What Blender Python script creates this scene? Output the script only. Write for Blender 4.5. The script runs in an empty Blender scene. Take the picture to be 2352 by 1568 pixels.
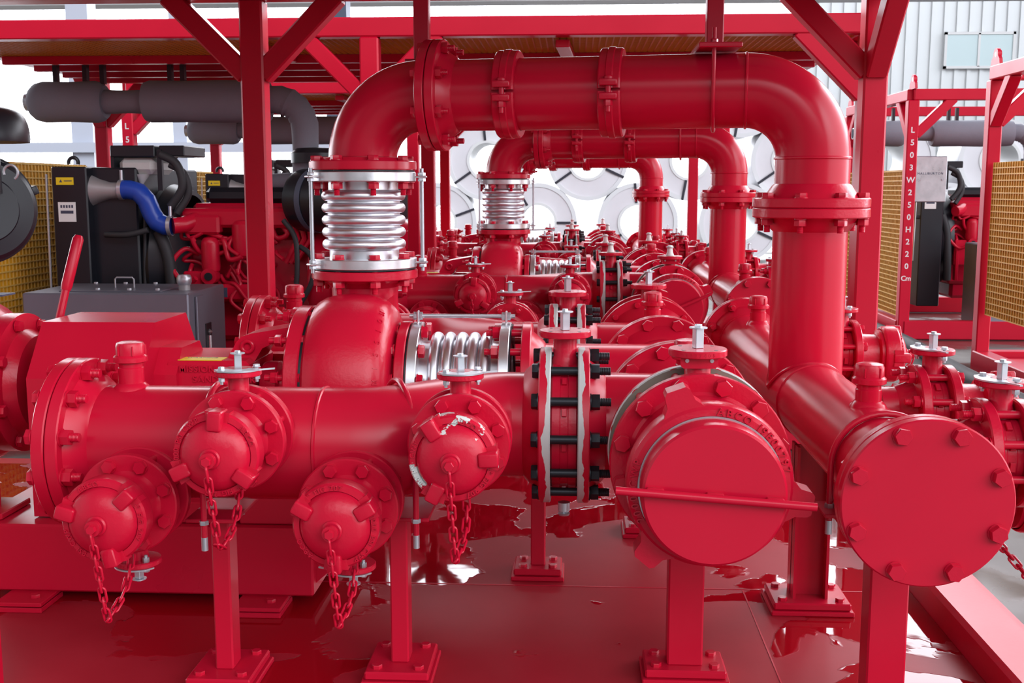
import bpy, bmesh, math, random
from math import pi, sin, cos, sqrt, radians as R
from mathutils import Matrix, Vector
random.seed(7)
SC = bpy.context.scene
COL = SC.collection
V = Vector
# ------------------------------------------------------------------ materials
def nt(name):
    m = bpy.data.materials.new(name); m.use_nodes = True
    t = m.node_tree; b = t.nodes['Principled BSDF']
    return m, t, b
def node(t, kind, **kw):
    n = t.nodes.new(kind)
    for k, v in kw.items():
        if k in n.inputs.keys(): n.inputs[k].default_value = v
        else: setattr(n, k, v)
    return n
def simple(name, col, rough=.4, metal=0., bump=0., bscale=60., var=.0, vscale=4., rvar=.08, coat=0.):
    m, t, b = nt(name); L = t.links
    b.inputs['Metallic'].default_value = metal
    b.inputs['Roughness'].default_value = rough
    if col is REDC: b.inputs['Specular IOR Level'].default_value = .34
    if coat: b.inputs['Coat Weight'].default_value = coat; b.inputs['Coat Roughness'].default_value = .12
    tc = node(t, 'ShaderNodeTexCoord')
    n = node(t, 'ShaderNodeTexNoise'); n.inputs['Scale'].default_value = vscale; n.inputs['Detail'].default_value = 5
    L.new(tc.outputs['Object'], n.inputs['Vector'])
    r = node(t, 'ShaderNodeMapRange'); r.inputs['To Min'].default_value = max(.02, rough-rvar); r.inputs['To Max'].default_value = rough+rvar
    L.new(n.outputs['Fac'], r.inputs['Value']); L.new(r.outputs['Result'], b.inputs['Roughness'])
    mx = node(t, 'ShaderNodeMix', data_type='RGBA')
    mx.inputs['A'].default_value = tuple(c*(1-var) for c in col)+(1,)
    mx.inputs['B'].default_value = tuple(min(1, c*(1+var)) for c in col)+(1,)
    L.new(n.outputs['Fac'], mx.inputs['Factor']); L.new(mx.outputs['Result'], b.inputs['Base Color'])
    if bump:
        n2 = node(t, 'ShaderNodeTexNoise'); n2.inputs['Scale'].default_value = bscale; n2.inputs['Detail'].default_value = 3
        L.new(tc.outputs['Object'], n2.inputs['Vector'])
        bp = node(t, 'ShaderNodeBump'); bp.inputs['Strength'].default_value = bump; bp.inputs['Distance'].default_value = .002
        L.new(n2.outputs['Fac'], bp.inputs['Height']); L.new(bp.outputs['Normal'], b.inputs['Normal'])
    return m
REDC = (.62, .006, .033)
def red_paint(name, rough, bump, bscale, chips=0., chipcol=(.75, .75, .72)):
    m = simple(name, REDC, rough, 0, bump, bscale, .10, 3.0, .07)
    if chips:
        t = m.node_tree; L = t.links; b = t.nodes['Principled BSDF']
        tc = node(t, 'ShaderNodeTexCoord'); n = node(t, 'ShaderNodeTexNoise')
        n.inputs['Scale'].default_value = 14; n.inputs['Detail'].default_value = 4; n.inputs['Roughness'].default_value = .55
        L.new(tc.outputs['Object'], n.inputs['Vector'])
        r = node(t, 'ShaderNodeMapRange'); r.inputs['From Min'].default_value = chips; r.inputs['From Max'].default_value = chips+.01
        L.new(n.outputs['Fac'], r.inputs['Value'])
        src = b.inputs['Base Color'].links[0].from_socket
        mx = node(t, 'ShaderNodeMix', data_type='RGBA'); mx.inputs['B'].default_value = chipcol+(1,)
        L.new(r.outputs['Result'], mx.inputs['Factor']); L.new(src, mx.inputs['A']); L.new(mx.outputs['Result'], b.inputs['Base Color'])
    return m
M = {}
M['red'] = red_paint('red_gloss_paint', .24, .05, 40)
M['redc'] = red_paint('red_paint_on_castings', .25, .3, 90)
M['redchip'] = red_paint('red_paint_chipped', .27, .3, 90, .612)
M['redf'] = red_paint('red_paint_on_frame', .30, .06, 60)
M['steel'] = simple('bellows_stainless', (.72, .72, .76), .36, 1., .03, 30, .06, 6)
M['silver'] = simple('bare_flange_steel', (.74, .74, .76), .3, .85, .1, 80, .12, 20)
M['zinc'] = simple('zinc_plate', (.56, .58, .62), .33, .7, .05, 60, .08, 20)
M['white'] = simple('white_paint', (.85, .86, .86), .45)
M['bolt'] = simple('black_bolt', (.022, .024, .03), .38, .4, .1, 200)
M['black'] = simple('black_plastic', (.010, .012, .018), .36, 0, .08, 30)
M['rubber'] = simple('black_rubber', (.03, .03, .034), .6, 0, .2, 60)
M['grey'] = simple('grey_wrap', (.24, .24, .285), .75, 0, 1., 22, .12, 6)
M['tank'] = simple('stainless_tank', (.25, .25, .30), .42, .6, .08, 20, .12, 5)
M['blue'] = simple('blue_silicone', (.012, .06, .42), .35, 0, .1, 40)
M['alu'] = simple('cast_aluminium', (.40, .39, .40), .5, .5, .3, 120)
M['yellow'] = simple('yellow_label', (.85, .62, .02), .45)
M['orange'] = simple('orange_grating', (.62, .21, .012), .5, 0, 0, 30, .12, 2)
M['grid'] = simple('grating_bars', (.80, .47, .10), .5)
M['amber'] = simple('amber_panel', (.78, .34, .008), .5, 0, 0, 30, .15, 2)
M['lining'] = simple('flange_lining', (.22, .19, .15), .6, 0, .2, 60)
M['coil'] = simple('coil_steel', (.88, .87, .91), .35, .1, 0, 30, .08, 2)
M['coilrim'] = simple('coil_edge_guard', (.85, .86, .88), .4)
M['strap'] = simple('strap_band', (.03, .03, .045), .5)
M['bg'] = simple('cladding', (.93, .97, .98), .6)
M['glass'] = simple('window_glass', (.72, .88, .90), .2)
M['eave'] = simple('eave_sheet', (.45, .44, .44), .6)
M['column'] = simple('column_paint', (.62, .67, .78), .5)
M['dark'] = simple('dark_blue_steel', (.09, .11, .16), .5)
M['plastic'] = simple('translucent_tank', (.62, .62, .60), .4)
M['ink'] = simple('print_ink', (.06, .07, .12), .5)
M['wrap'] = simple('plastic_wrap', (.86, .84, .80), .4, 0, .8, 60)

def half_painted():                    # flange rims masked off: red outside, bare metal towards the gasket, ragged line
    m, t, b = nt('half_painted_rim'); L = t.links
    tc = node(t, 'ShaderNodeTexCoord'); sp = node(t, 'ShaderNodeSeparateXYZ'); L.new(tc.outputs['Object'], sp.inputs['Vector'])
    n = node(t, 'ShaderNodeTexNoise'); n.inputs['Scale'].default_value = 9; n.inputs['Detail'].default_value = 4
    L.new(tc.outputs['Object'], n.inputs['Vector'])
    a = node(t, 'ShaderNodeMath', operation='MULTIPLY_ADD'); a.inputs[1].default_value = .05; L.new(n.outputs['Fac'], a.inputs[0]); L.new(sp.outputs['Z'], a.inputs[2])
    r = node(t, 'ShaderNodeMapRange'); r.inputs['From Min'].default_value = .0085; r.inputs['From Max'].default_value = .0095
    L.new(a.outputs[0], r.inputs['Value'])
    mx = node(t, 'ShaderNodeMix', data_type='RGBA'); mx.inputs['A'].default_value = REDC+(1,); mx.inputs['B'].default_value = (.62, .62, .60, 1)
    L.new(r.outputs['Result'], mx.inputs['Factor']); L.new(mx.outputs['Result'], b.inputs['Base Color'])
    b.inputs['Roughness'].default_value = .35
    return m
M['rim'] = half_painted()

def deck_mat():
    m, t, b = nt('wet_red_deck'); L = t.links
    tc = node(t, 'ShaderNodeTexCoord'); mp = node(t, 'ShaderNodeMapping'); mp.inputs['Scale'].default_value = (1., 1.25, 1)
    mp.inputs['Location'].default_value = (3.3, 1.1, 0)
    L.new(tc.outputs['Object'], mp.inputs['Vector'])
    n = node(t, 'ShaderNodeTexNoise'); n.inputs['Scale'].default_value = 1.7; n.inputs['Detail'].default_value = 5; n.inputs['Roughness'].default_value = .5; n.inputs['Distortion'].default_value = .6
    L.new(mp.outputs['Vector'], n.inputs['Vector'])
    sp = node(t, 'ShaderNodeMapping'); sp.inputs['Location'].default_value = (-.0/.66, -3.0/.85, 0); sp.inputs['Scale'].default_value = (1/.66, 1/.85, 0)
    L.new(tc.outputs['Object'], sp.inputs['Vector']); ln = node(t, 'ShaderNodeVectorMath', operation='LENGTH'); L.new(sp.outputs['Vector'], ln.inputs[0])
    dm = node(t, 'ShaderNodeMapRange', interpolation_type='SMOOTHSTEP'); dm.inputs['From Min'].default_value = 1.3; dm.inputs['From Max'].default_value = .5; dm.inputs['To Min'].default_value = -.06; dm.inputs['To Max'].default_value = .066
    L.new(ln.outputs['Value'], dm.inputs['Value']); sm = node(t, 'ShaderNodeMath', operation='ADD'); L.new(n.outputs['Fac'], sm.inputs[0]); L.new(dm.outputs['Result'], sm.inputs[1])
    b.inputs['Specular IOR Level'].default_value = .36
    w = node(t, 'ShaderNodeMapRange'); w.inputs['From Min'].default_value = .475; w.inputs['From Max'].default_value = .487; L.new(sm.outputs[0], w.inputs['Value'])
    n2 = node(t, 'ShaderNodeTexNoise'); n2.inputs['Scale'].default_value = 6; n2.inputs['Detail'].default_value = 6; L.new(tc.outputs['Object'], n2.inputs['Vector'])
    dry = node(t, 'ShaderNodeMix', data_type='RGBA'); dry.inputs['A'].default_value = (.38, .006, .018, 1); dry.inputs['B'].default_value = (.48, .018, .036, 1)
    L.new(n2.outputs['Fac'], dry.inputs['Factor'])
    mx = node(t, 'ShaderNodeMix', data_type='RGBA'); mx.inputs['A'].default_value = (.40, .003, .010, 1)
    L.new(w.outputs['Result'], mx.inputs['Factor']); L.new(dry.outputs['Result'], mx.inputs['B']); L.new(mx.outputs['Result'], b.inputs['Base Color'])
    rr = node(t, 'ShaderNodeMapRange'); rr.inputs['To Min'].default_value = .03; rr.inputs['To Max'].default_value = .5
    L.new(w.outputs['Result'], rr.inputs['Value']); L.new(rr.outputs['Result'], b.inputs['Roughness'])
    n3 = node(t, 'ShaderNodeTexNoise'); n3.inputs['Scale'].default_value = 7; L.new(tc.outputs['Object'], n3.inputs['Vector'])
    ad = node(t, 'ShaderNodeMath', operation='MULTIPLY_ADD'); ad.inputs[1].default_value = .25; L.new(n3.outputs['Fac'], ad.inputs[0]); L.new(w.outputs['Result'], ad.inputs[2])
    bp = node(t, 'ShaderNodeBump'); bp.inputs['Strength'].default_value = .35; bp.inputs['Distance'].default_value = .004; bp.invert = True
    L.new(ad.outputs[0], bp.inputs['Height']); L.new(bp.outputs['Normal'], b.inputs['Normal'])
    return m
M['deck'] = deck_mat()
def ground_mat():
    m, t, b = nt('wet_concrete'); L = t.links
    tc = node(t, 'ShaderNodeTexCoord'); n = node(t, 'ShaderNodeTexNoise'); n.inputs['Scale'].default_value = 1.3; n.inputs['Detail'].default_value = 8
    L.new(tc.outputs['Object'], n.inputs['Vector'])
    r = node(t, 'ShaderNodeValToRGB'); r.color_ramp.elements[0].color = (.07, .06, .053, 1); r.color_ramp.elements[1].color = (.26, .245, .23, 1)
    r.color_ramp.elements[0].position = .35; r.color_ramp.elements[1].position = .62
    L.new(n.outputs['Fac'], r.inputs['Fac']); L.new(r.outputs['Color'], b.inputs['Base Color'])
    q = node(t, 'ShaderNodeMapRange'); q.inputs['From Min'].default_value = .4; q.inputs['From Max'].default_value = .55; q.inputs['To Min'].default_value = .15; q.inputs['To Max'].default_value = .7
    L.new(n.outputs['Fac'], q.inputs['Value']); L.new(q.outputs['Result'], b.inputs['Roughness'])
    return m
M['ground'] = ground_mat()

# ------------------------------------------------------------------ mesh building
I4 = Matrix.Identity(4)
class MB:
    def __init__(s): s.v = []; s.f = []
    def add(s, vs, fs, m=None):
        k = len(s.v)
        s.v += [tuple(m @ V(p)) if m is not None else tuple(p) for p in vs]
        s.f += [tuple(i+k for i in f) for f in fs]
        return s
    def lathe(s, prof, n=48, m=None, closed=False):
        vs = []; fs = []; rings = []
        for (r, z) in prof:
            if r < 1e-6: rings.append([len(vs)]); vs.append((0, 0, z))
            else:
                rings.append(list(range(len(vs), len(vs)+n)))
                vs += [(r*cos(2*pi*i/n), r*sin(2*pi*i/n), z) for i in range(n)]
        pr = list(zip(rings, rings[1:]))
        if closed: pr.append((rings[-1], rings[0]))
        for a, b in pr:
            for i in range(n):
                j = (i+1) % n
                if len(a) == 1 and len(b) == 1: continue
                if len(a) == 1: fs.append((a[0], b[j], b[i]))
                elif len(b) == 1: fs.append((a[i], a[j], b[0]))
                else: fs.append((a[i], a[j], b[j], b[i]))
        return s.add(vs, fs, m)
    def cyl(s, r, z0, z1, n=24, m=None): return s.lathe([(0, z0), (r, z0), (r, z1), (0, z1)], n, m)
    def box(s, x0, x1, y0, y1, z0, z1, m=None, b=0.):
        if b:
            bm = bmesh.new(); bmesh.ops.create_cube(bm, size=1)
            for v in bm.verts: v.co = V((x0+(v.co.x+.5)*(x1-x0), y0+(v.co.y+.5)*(y1-y0), z0+(v.co.z+.5)*(z1-z0)))
            bmesh.ops.bevel(bm, geom=bm.edges[:], offset=b, segments=(3 if max(x1-x0, y1-y0, z1-z0) < .13 and b >= .004 else 1), affect='EDGES', profile=.5)
            s.add([v.co[:] for v in bm.verts], [[v.index for v in f.verts] for f in bm.faces] if not bm.verts.index_update() else [], m); bm.free(); return s
        vs = [(x, y, z) for x in (x0, x1) for y in (y0, y1) for z in (z0, z1)]
        return s.add(vs, [(0, 1, 3, 2), (4, 6, 7, 5), (0, 4, 5, 1), (2, 3, 7, 6), (0, 2, 6, 4), (1, 5, 7, 3)], m)
    def prism(s, poly, z0, z1, m=None):
        n = len(poly); vs = [(x, y, z0) for x, y in poly]+[(x, y, z1) for x, y in poly]
        return s.add(vs, [tuple(range(n))[::-1], tuple(range(n, 2*n))]+[(i, (i+1) % n, n+(i+1) % n, n+i) for i in range(n)], m)
    def hexa(s, r, z0, z1, m=None):
        c = r*.93
        return s.lathe([(0, z0), (r, z0), (r, z1-.12*r), (c, z1), (0, z1)], 6, m)
    def tube(s, pts, r, n=12, closed=False, m=None, cap=True):
        pts = [V(p) for p in pts]; N = len(pts); rs = r if isinstance(r, (list, tuple)) else [r]*N
        vs = []; fs = []; up = None
        for i, p in enumerate(pts):
            a = pts[(i-1) % N] if (i or closed) else p; b = pts[(i+1) % N] if (i < N-1 or closed) else p
            d = (b-a).normalized()
            if up is None: up = V((0, 0, 1)) if abs(d.z) < .9 else V((1, 0, 0))
            x = (up-d*up.dot(d)).normalized(); up = x; y = d.cross(x)
            for k in range(n):
                t = 2*pi*k/n; vs.append(tuple(p+x*rs[i]*cos(t)+y*rs[i]*sin(t)))
        for i in range(N if closed else N-1):
            for k in range(n):
                q = (i+1) % N; fs.append((i*n+k, i*n+(k+1) % n, q*n+(k+1) % n, q*n+k))
        if cap and not closed: fs += [tuple(range(n))[::-1], tuple(range((N-1)*n, N*n))]
        return s.add(vs, fs, m)
    def beam(s, p, q, w, h=None, b=.006, up=(0, 0, 1)):
        p = V(p); q = V(q); h = h or w; d = q-p; L_ = d.length
        z = d.normalized(); x = V(up).cross(z)
        if x.length < 1e-3: x = V((1, 0, 0))
        x.normalize(); y = z.cross(x)
        m = Matrix.Translation(p) @ Matrix((x, y, z)).transposed().to_4x4()
        return s.box(-w/2, w/2, -h/2, h/2, 0, L_, m, b)
    def build(s, name, ang=28):
        me = bpy.data.meshes.new(name); me.from_pydata(s.v, [], s.f)
        bm = bmesh.new(); bm.from_mesh(me); bmesh.ops.recalc_face_normals(bm, faces=bm.faces); bm.to_mesh(me); bm.free()
        me.shade_smooth(); me.set_sharp_from_angle(angle=R(ang)); me.materials.append(None)
        return me
CACHE = {}
def mesh(key, fn):
    if key not in CACHE:
        b = MB(); fn(b); CACHE[key] = b.build(key)
    return CACHE[key]
def fr(loc, z, x=None):                # frame with local Z along z
    z = V(z).normalized()
    if x is None: x = V((1, 0, 0)) if abs(z.x) < .9 else V((0, 0, 1))
    x = V(x); x = (x-z*x.dot(z)).normalized(); y = z.cross(x)
    return Matrix.Translation(V(loc)) @ Matrix((x, y, z)).transposed().to_4x4()
RZ = lambda a: Matrix.Rotation(a, 4, 'Z')
T = lambda x, y=0, z=0: Matrix.Translation(V((x, y, z)))

OFF = V((0, 0, 0)); TAG = ''; UM = {}
def thing(name, label, cat, loc, group=None):
    e = bpy.data.objects.new(name, None); e.empty_display_size = .05; COL.objects.link(e)
    e.location = V(loc)+OFF; e['label'] = label.replace('{t}', TAG); e['category'] = cat
    if group: e['group'] = group.replace('{t}', TAG)
    UM[e.name] = Matrix.Translation(V(loc)); return e
def part(t, name, me, mat, m=I4, label=None):
    o = bpy.data.objects.new(name, me); COL.objects.link(o)
    o.parent = t; o.matrix_local = UM[t.name].inverted() @ m
    o.material_slots[0].link = 'OBJECT'; o.material_slots[0].material = M[mat]
    UM[o.name] = m.copy()
    if label: o['label'] = label
    return o
UID = [0]
def mb(fn, nm='piece'):
    UID[0] += 1; b = MB(); fn(b); return b.build('%s_shape_%d' % (nm, UID[0]))
def solo(name, label, cat, me, mat, loc, group=None, m=None):
    o = bpy.data.objects.new(name, me); COL.objects.link(o); o.matrix_world = Matrix.Translation(OFF) @ (m if m is not None else Matrix.Translation(V(loc)))
    o.material_slots[0].link = 'OBJECT'; o.material_slots[0].material = M[mat]
    o['label'] = label.replace('{t}', TAG); o['category'] = cat
    if group: o['group'] = group.replace('{t}', TAG)
    return o
def structure(name, me, mat):
    o = bpy.data.objects.new(name, me); COL.objects.link(o); o['kind'] = 'structure'; o['label'] = name.replace('_', ' ')
    o.material_slots[0].link = 'OBJECT'; o.material_slots[0].material = M[mat]; return o
# glyphs
GL = {}
def glyph(ch):
    if ch not in GL:
        cu = bpy.data.curves.new('glyph', 'FONT'); cu.body = ch; cu.resolution_u = 3; cu.extrude = .5; cu.offset = .018
        ob = bpy.data.objects.new('glyph', cu); COL.objects.link(ob)
        dg = bpy.context.evaluated_depsgraph_get(); me = bpy.data.meshes.new_from_object(ob.evaluated_get(dg))
        vs = [v.co[:] for v in me.vertices]; fs = [tuple(p.vertices) for p in me.polygons]
        x = [v[0] for v in vs] or [0, .25]; GL[ch] = ([(v[0]-min(x), v[1], v[2]) for v in vs], fs, max(x)-min(x))
        bpy.data.objects.remove(ob); bpy.data.curves.remove(cu); bpy.data.meshes.remove(me)
    return GL[ch]
def put(b, ch, size, depth, m):
    vs, fs, w = glyph(ch)
    b.add([((x-w/2)*size, (y-.35)*size, z*2*depth) for x, y, z in vs], fs, m)
def line_text(b, s, size, depth, m, gap=.13, center=False, down=False):
    w = [.3 if c == ' ' else glyph(c)[2] for c in s]; tot = sum(w)+gap*(len(s)-1); x = -tot/2 if center else 0
    for i, c in enumerate(s):
        if down: put(b, c, size, depth, m @ T(0, -i*down, 0))
        elif c != ' ': put(b, c, size, depth, m @ T((x+w[i]/2)*size, 0, 0))
        x += w[i]+gap
def arc_text(b, s, rad, a0, size, depth, m, gap=.16):   # clockwise from angle a0 (degrees), tops outward
    a = R(a0)
    for c in s:
        w = .35 if c == ' ' else glyph(c)[2]; da = (w/2+gap/2)*size/rad; a -= da
        if c != ' ': put(b, c, size, depth, m @ RZ(a-pi/2) @ T(0, rad, 0))
        a -= da
# ------------------------------------------------------------------ piping kit
S = {4: dict(p=.057, f=.1143, t=.024, bc=.0953, n=8, b=.0085, af=.0155), 8: dict(p=.1095, f=.1715, t=.0286, bc=.1493, n=8, b=.0098, af=.0183),
     10: dict(p=.1365, f=.203, t=.0302, bc=.181, n=12, b=.0111, af=.0197)}
def flange_me(k, hub=True, blind=False):    # face at z=0, body and hub towards -z
    s = S[k]; f, t, p = s['f'], s['t'], s['p']; e = .003
    def fn(b):
        if blind: b.lathe([(0, 0), (f-e, 0), (f, -e), (f, -t+e), (f-e, -t), (0, -t)], 72)
        else: b.lathe([(p*.93, 0), (f-e, 0), (f, -e), (f, -t+e), (f-e, -t), (p*1.28, -t), (p*1.22, -t-.010), (p*1.06, -t-(.036 if hub else .012)), (p*.99, -t-(.042 if hub else .014)), (p*.93, -t-.014)], 72, closed=True)
    return mesh('flange_%d_%d_%d' % (k, hub, blind), fn)
def bolt_me(k, grip, nut=True, headnut=False, stick=.012):
    s = S[k]; r, a = s['b'], s['af']; h = r*1.3
    def fn(b):
        g = grip/2
        b.cyl(a*1.08, g, g+.003, 20)
        if headnut:
            b.hexa(a, g+.003, g+.003+r*1.9); b.cyl(r, g, g+.003+r*1.9+stick, 14)
        else: b.hexa(a, g+.003, g+.003+h)
        b.cyl(r, -g, g, 14)
        if nut:
            b.cyl(a*1.08, -g-.003, -g, 20)
            b.hexa(a, -g-.003-r*1.9, -g-.003)
            z = -g-.003-r*1.9
            pr = [(0, z)]; 
            for i in range(7):
                zz = z-stick*1.6*i/6; pr += [(r*.97, zz), (r*.88, zz-stick*.12)]
            pr.append((0, z-stick*1.75)); b.lathe(pr, 14)
    return mesh('bolt_%d_%.4f_%d_%d_%.3f' % (k, grip, nut, headnut, stick), fn)
def bolts(t, k, m, grip, mat='red', half=True, name='bolt', skip=(), **kw):   # m: frame at mid-grip, head towards +z
    s = S[k]; me = bolt_me(k, grip, **kw); n = s['n']
    for i in range(n):
        if i in skip: continue
        a = 2*pi*(i+(.5 if half else 0))/n
        part(t, name, me, mat, m @ RZ(a) @ T(s['bc'], 0, 0) @ RZ((i*2.1) % 1.05))
def pipe_me(pts, r, n=48): return mb(lambda b: b.tube(pts, r, n), 'pipe')
def weld(t, m, r, w=.006):
    part(t, 'weld_seam', mesh('weld_%.4f' % r, lambda b: b.lathe([(r-.002, -w), (r+.0035, -w*.4), (r+.0035, w*.4), (r-.002, w)], 56)), 'red', m)
def arc(c, u, v, r, a0, a1, n=16):
    c, u, v = V(c), V(u), V(v)
    return [c+u*r*cos(R(a0+(a1-a0)*i/n))+v*r*sin(R(a0+(a1-a0)*i/n)) for i in range(n+1)]
def vent_cap(loc, label):              # screwed cap on a vertical nipple; loc = top of nipple pipe
    t = thing('screw_cap', label, 'pipe cap', loc, 'vent caps')
    def fn(b):
        b.lathe([(0, .0), (.037, .0), (.040, .002), (.040, .013), (.037, .016), (.0345, .018), (.0345, .040), (.031, .047), (.02, .050), (0, .051)], 40)
    part(t, 'cap_body', mesh('cap_body', fn), 'redc', T(*loc) @ T(0, 0, -.008))
    def rib(b):
        for a in (-60, 30, 150, 240): b.box(.031, .0375, -.002, .002, .017, .041, RZ(R(a)), .001)
    part(t, 'grip_ribs', mesh('cap_ribs', rib), 'redc', T(*loc) @ T(0, 0, -.008))
def nipple(t, loc, h):                 # vent stub standing on a pipe crown
    nn = part(t, 'vent_nipple', mesh('nip_%.3f' % h, lambda b: b.lathe([(.0, -.03), (.0305, -.03), (.0305, h-.022), (.0285, h-.02), (.0285, h), (0, h)], 36)), 'red', T(*loc))
    part(nn, 'weld_seam', mesh('nipweld', lambda b: b.lathe([(.028, -.016), (.045, -.01), (.041, 0), (.033, .008), (.028, .010)], 36)), 'red', T(*loc))
def handle_plate(t, m, k, inst, flip=1):
    pass
def butterfly(loc, flow, up, k, label, mat='redc', studs='red', plate=True, wrap=False, number='3229858', stud_extra=0., bodygap=None, group=None, bolt_part=True, name='bolt'):
    """wafer valve centred on loc; flow = axis, up = stem direction"""
    s = S[k]; w = bodygap or {4: .052, 10: .068}[k]
    t = thing('butterfly_valve', label, 'valve', loc, group)
    m = fr(loc, flow, up)                       # local x = stem direction
    rb = s['bc']-s['b']-.004
    def body(b):
        b.lathe([(s['p']*.9, -w/2), (rb*.97, -w/2), (rb, -w/2+.004), (rb, -.011), (rb*.985, -.009), (rb*.985, .009), (rb, .011), (rb, w/2-.004), (rb*.97, w/2), (s['p']*.9, w/2)], 60, closed=True)
        for a in range(0, 360, 30):
            b.box(rb*.97, rb+.005, -.010, .010, -.006, .006, RZ(R(a+8)), .001)
    part(t, 'body', mesh('bf_body_%d' % k, body), mat, m)
    sc = {4: 1., 10: 1.28}[k]; h = s['f']+{4: .028, 10: .030}[k]
    ms = m @ Matrix.Rotation(pi/2, 4, 'Y') @ RZ(pi/2)      # local z = stem direction
    nr = .0236*sc
    part(t, 'neck', mesh('bf_neck_%d' % k, lambda b: b.lathe([(nr*1.25, rb*.9), (nr*1.1, rb+.012), (nr, rb+.02), (nr, h), (0, h)], 36)), mat, ms)
    pr_ = .0525*sc
    def top(b):
        b.lathe([(0, h), (pr_-.002, h), (pr_, h+.002), (pr_, h+.011*sc), (pr_-.002, h+.013*sc), (0, h+.013*sc)], 48)
    tp = part(t, 'top_plate', mesh('bf_top_%d' % k, top), mat, ms)
    zt = h+.013*sc
    def holes(b):
        for i in range(4): b.cyl(.0035*sc, zt-.001, zt+.0004, 12, RZ(pi/4+i*pi/2) @ T(pr_*.78, 0, 0))
    part(tp, 'bolt_hole', mesh('bf_holes_%d' % k, holes), 'bolt', ms)
    part(tp, 'number_pad', mesh('bf_num_%d_%s' % (k, number), lambda b: [put(b, c, .0095*sc, .0008, Matrix.Rotation(0, 4, 'Z') @ RZ(a_) @ T(0, -pr_, h+.0065*sc) @ Matrix.Rotation(pi/2, 4, 'X')) for c, a_ in zip(number, [(i-(len(number)-1)/2)*.0082/.0525 for i in range(len(number))])]), mat, ms)
    def stem(b):
        q = .0078*sc; b.box(-q, q, -q, q, zt, zt+.036*sc, RZ(.35), .0012)
        b.cyl(q*2.1, zt+.036*sc, zt+.038*sc, 28); b.hexa(q*.85, zt+.038*sc, zt+.043*sc)
    part(t, 'stem', mesh('bf_stem_%d' % k, stem), 'zinc', ms)
    if wrap:
        def wr(b):
            b.lathe([(0, .046), (.010, .045), (.014, .036), (.011, .03), (.013, .015), (.018, .001), (.0, .0)], 14, Matrix.Scale(1.25, 4))
        part(t, 'stem_wrapping', mesh('stem_wrap', wr), 'wrap', ms @ T(0, 0, zt))
    elif plate:
        def qd(b):
            n = 22; po = []; pi_ = []
            for i in range(n+1):
                a = R(-165+150*i/n); po.append((pr_*1.03*cos(a), pr_*1.03*sin(a))); pi_.append((pr_*.45*cos(a), pr_*.45*sin(a)))
            poly = po[:3]+[(po[3][0]*1.02, po[3][1]*1.1), (po[4][0], po[4][1]*1.08)]+po[5:-2]+[(pr_*1.15, -pr_*.36), (pr_*1.55, -pr_*.30), (pr_*1.56, -pr_*.18), (pr_*1.0, -.02)]+pi_[::-1]
            b.prism(poly, zt, zt+.0035)
        sp_ = part(t, 'stop_plate', mesh('bf_stop', qd), 'zinc', ms @ RZ(.25))
        for a in (-150, 8):
            part(sp_, 'stop_bolt', mesh('bf_stopbolt%d' % a, lambda b: (b.cyl(.0095, zt+.0035, zt+.0045, 20), b.hexa(.0078, zt+.0045, zt+.010), b.hexa(.0075, h-.011, h), b.cyl(.004, h-.017, zt+.005, 10))), 'zinc', ms @ RZ(.25) @ RZ(R(a)) @ T(pr_*.78, 0, 0))
    return t, m, w
def chain_me(pts, link=.036):
    def fn(b):
        P = [V(p) for p in pts]; seg = []; step = link*.72
        # resample
        out = [P[0]]; acc = 0
        for a, c in zip(P, P[1:]):
            d = (c-a).length; pos = step-acc
            while pos <= d: out.append(a.lerp(c, pos/d)); pos += step
            acc = (acc+d) % step
        for i, (a, c) in enumerate(zip(out, out[1:])):
            d = (c-a).normalized(); sd = V((1, 0, 0)) if i % 2 else V((.25, -.97, 0))
            sd = (sd-d*sd.dot(d)).normalized(); mid = (a+c)/2; L_ = link/2-.007; w = .0075
            loop = [mid+d*(L_+w*cos(q))*1+sd*w*sin(q) if cos(q) >= 0 else mid-d*(L_+w*abs(cos(q)))+sd*w*sin(q) for q in [2*pi*j/14 for j in range(14)]]
            b.tube(loop, .0028, 8, closed=True)
    return mb(fn, 'chain')
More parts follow.
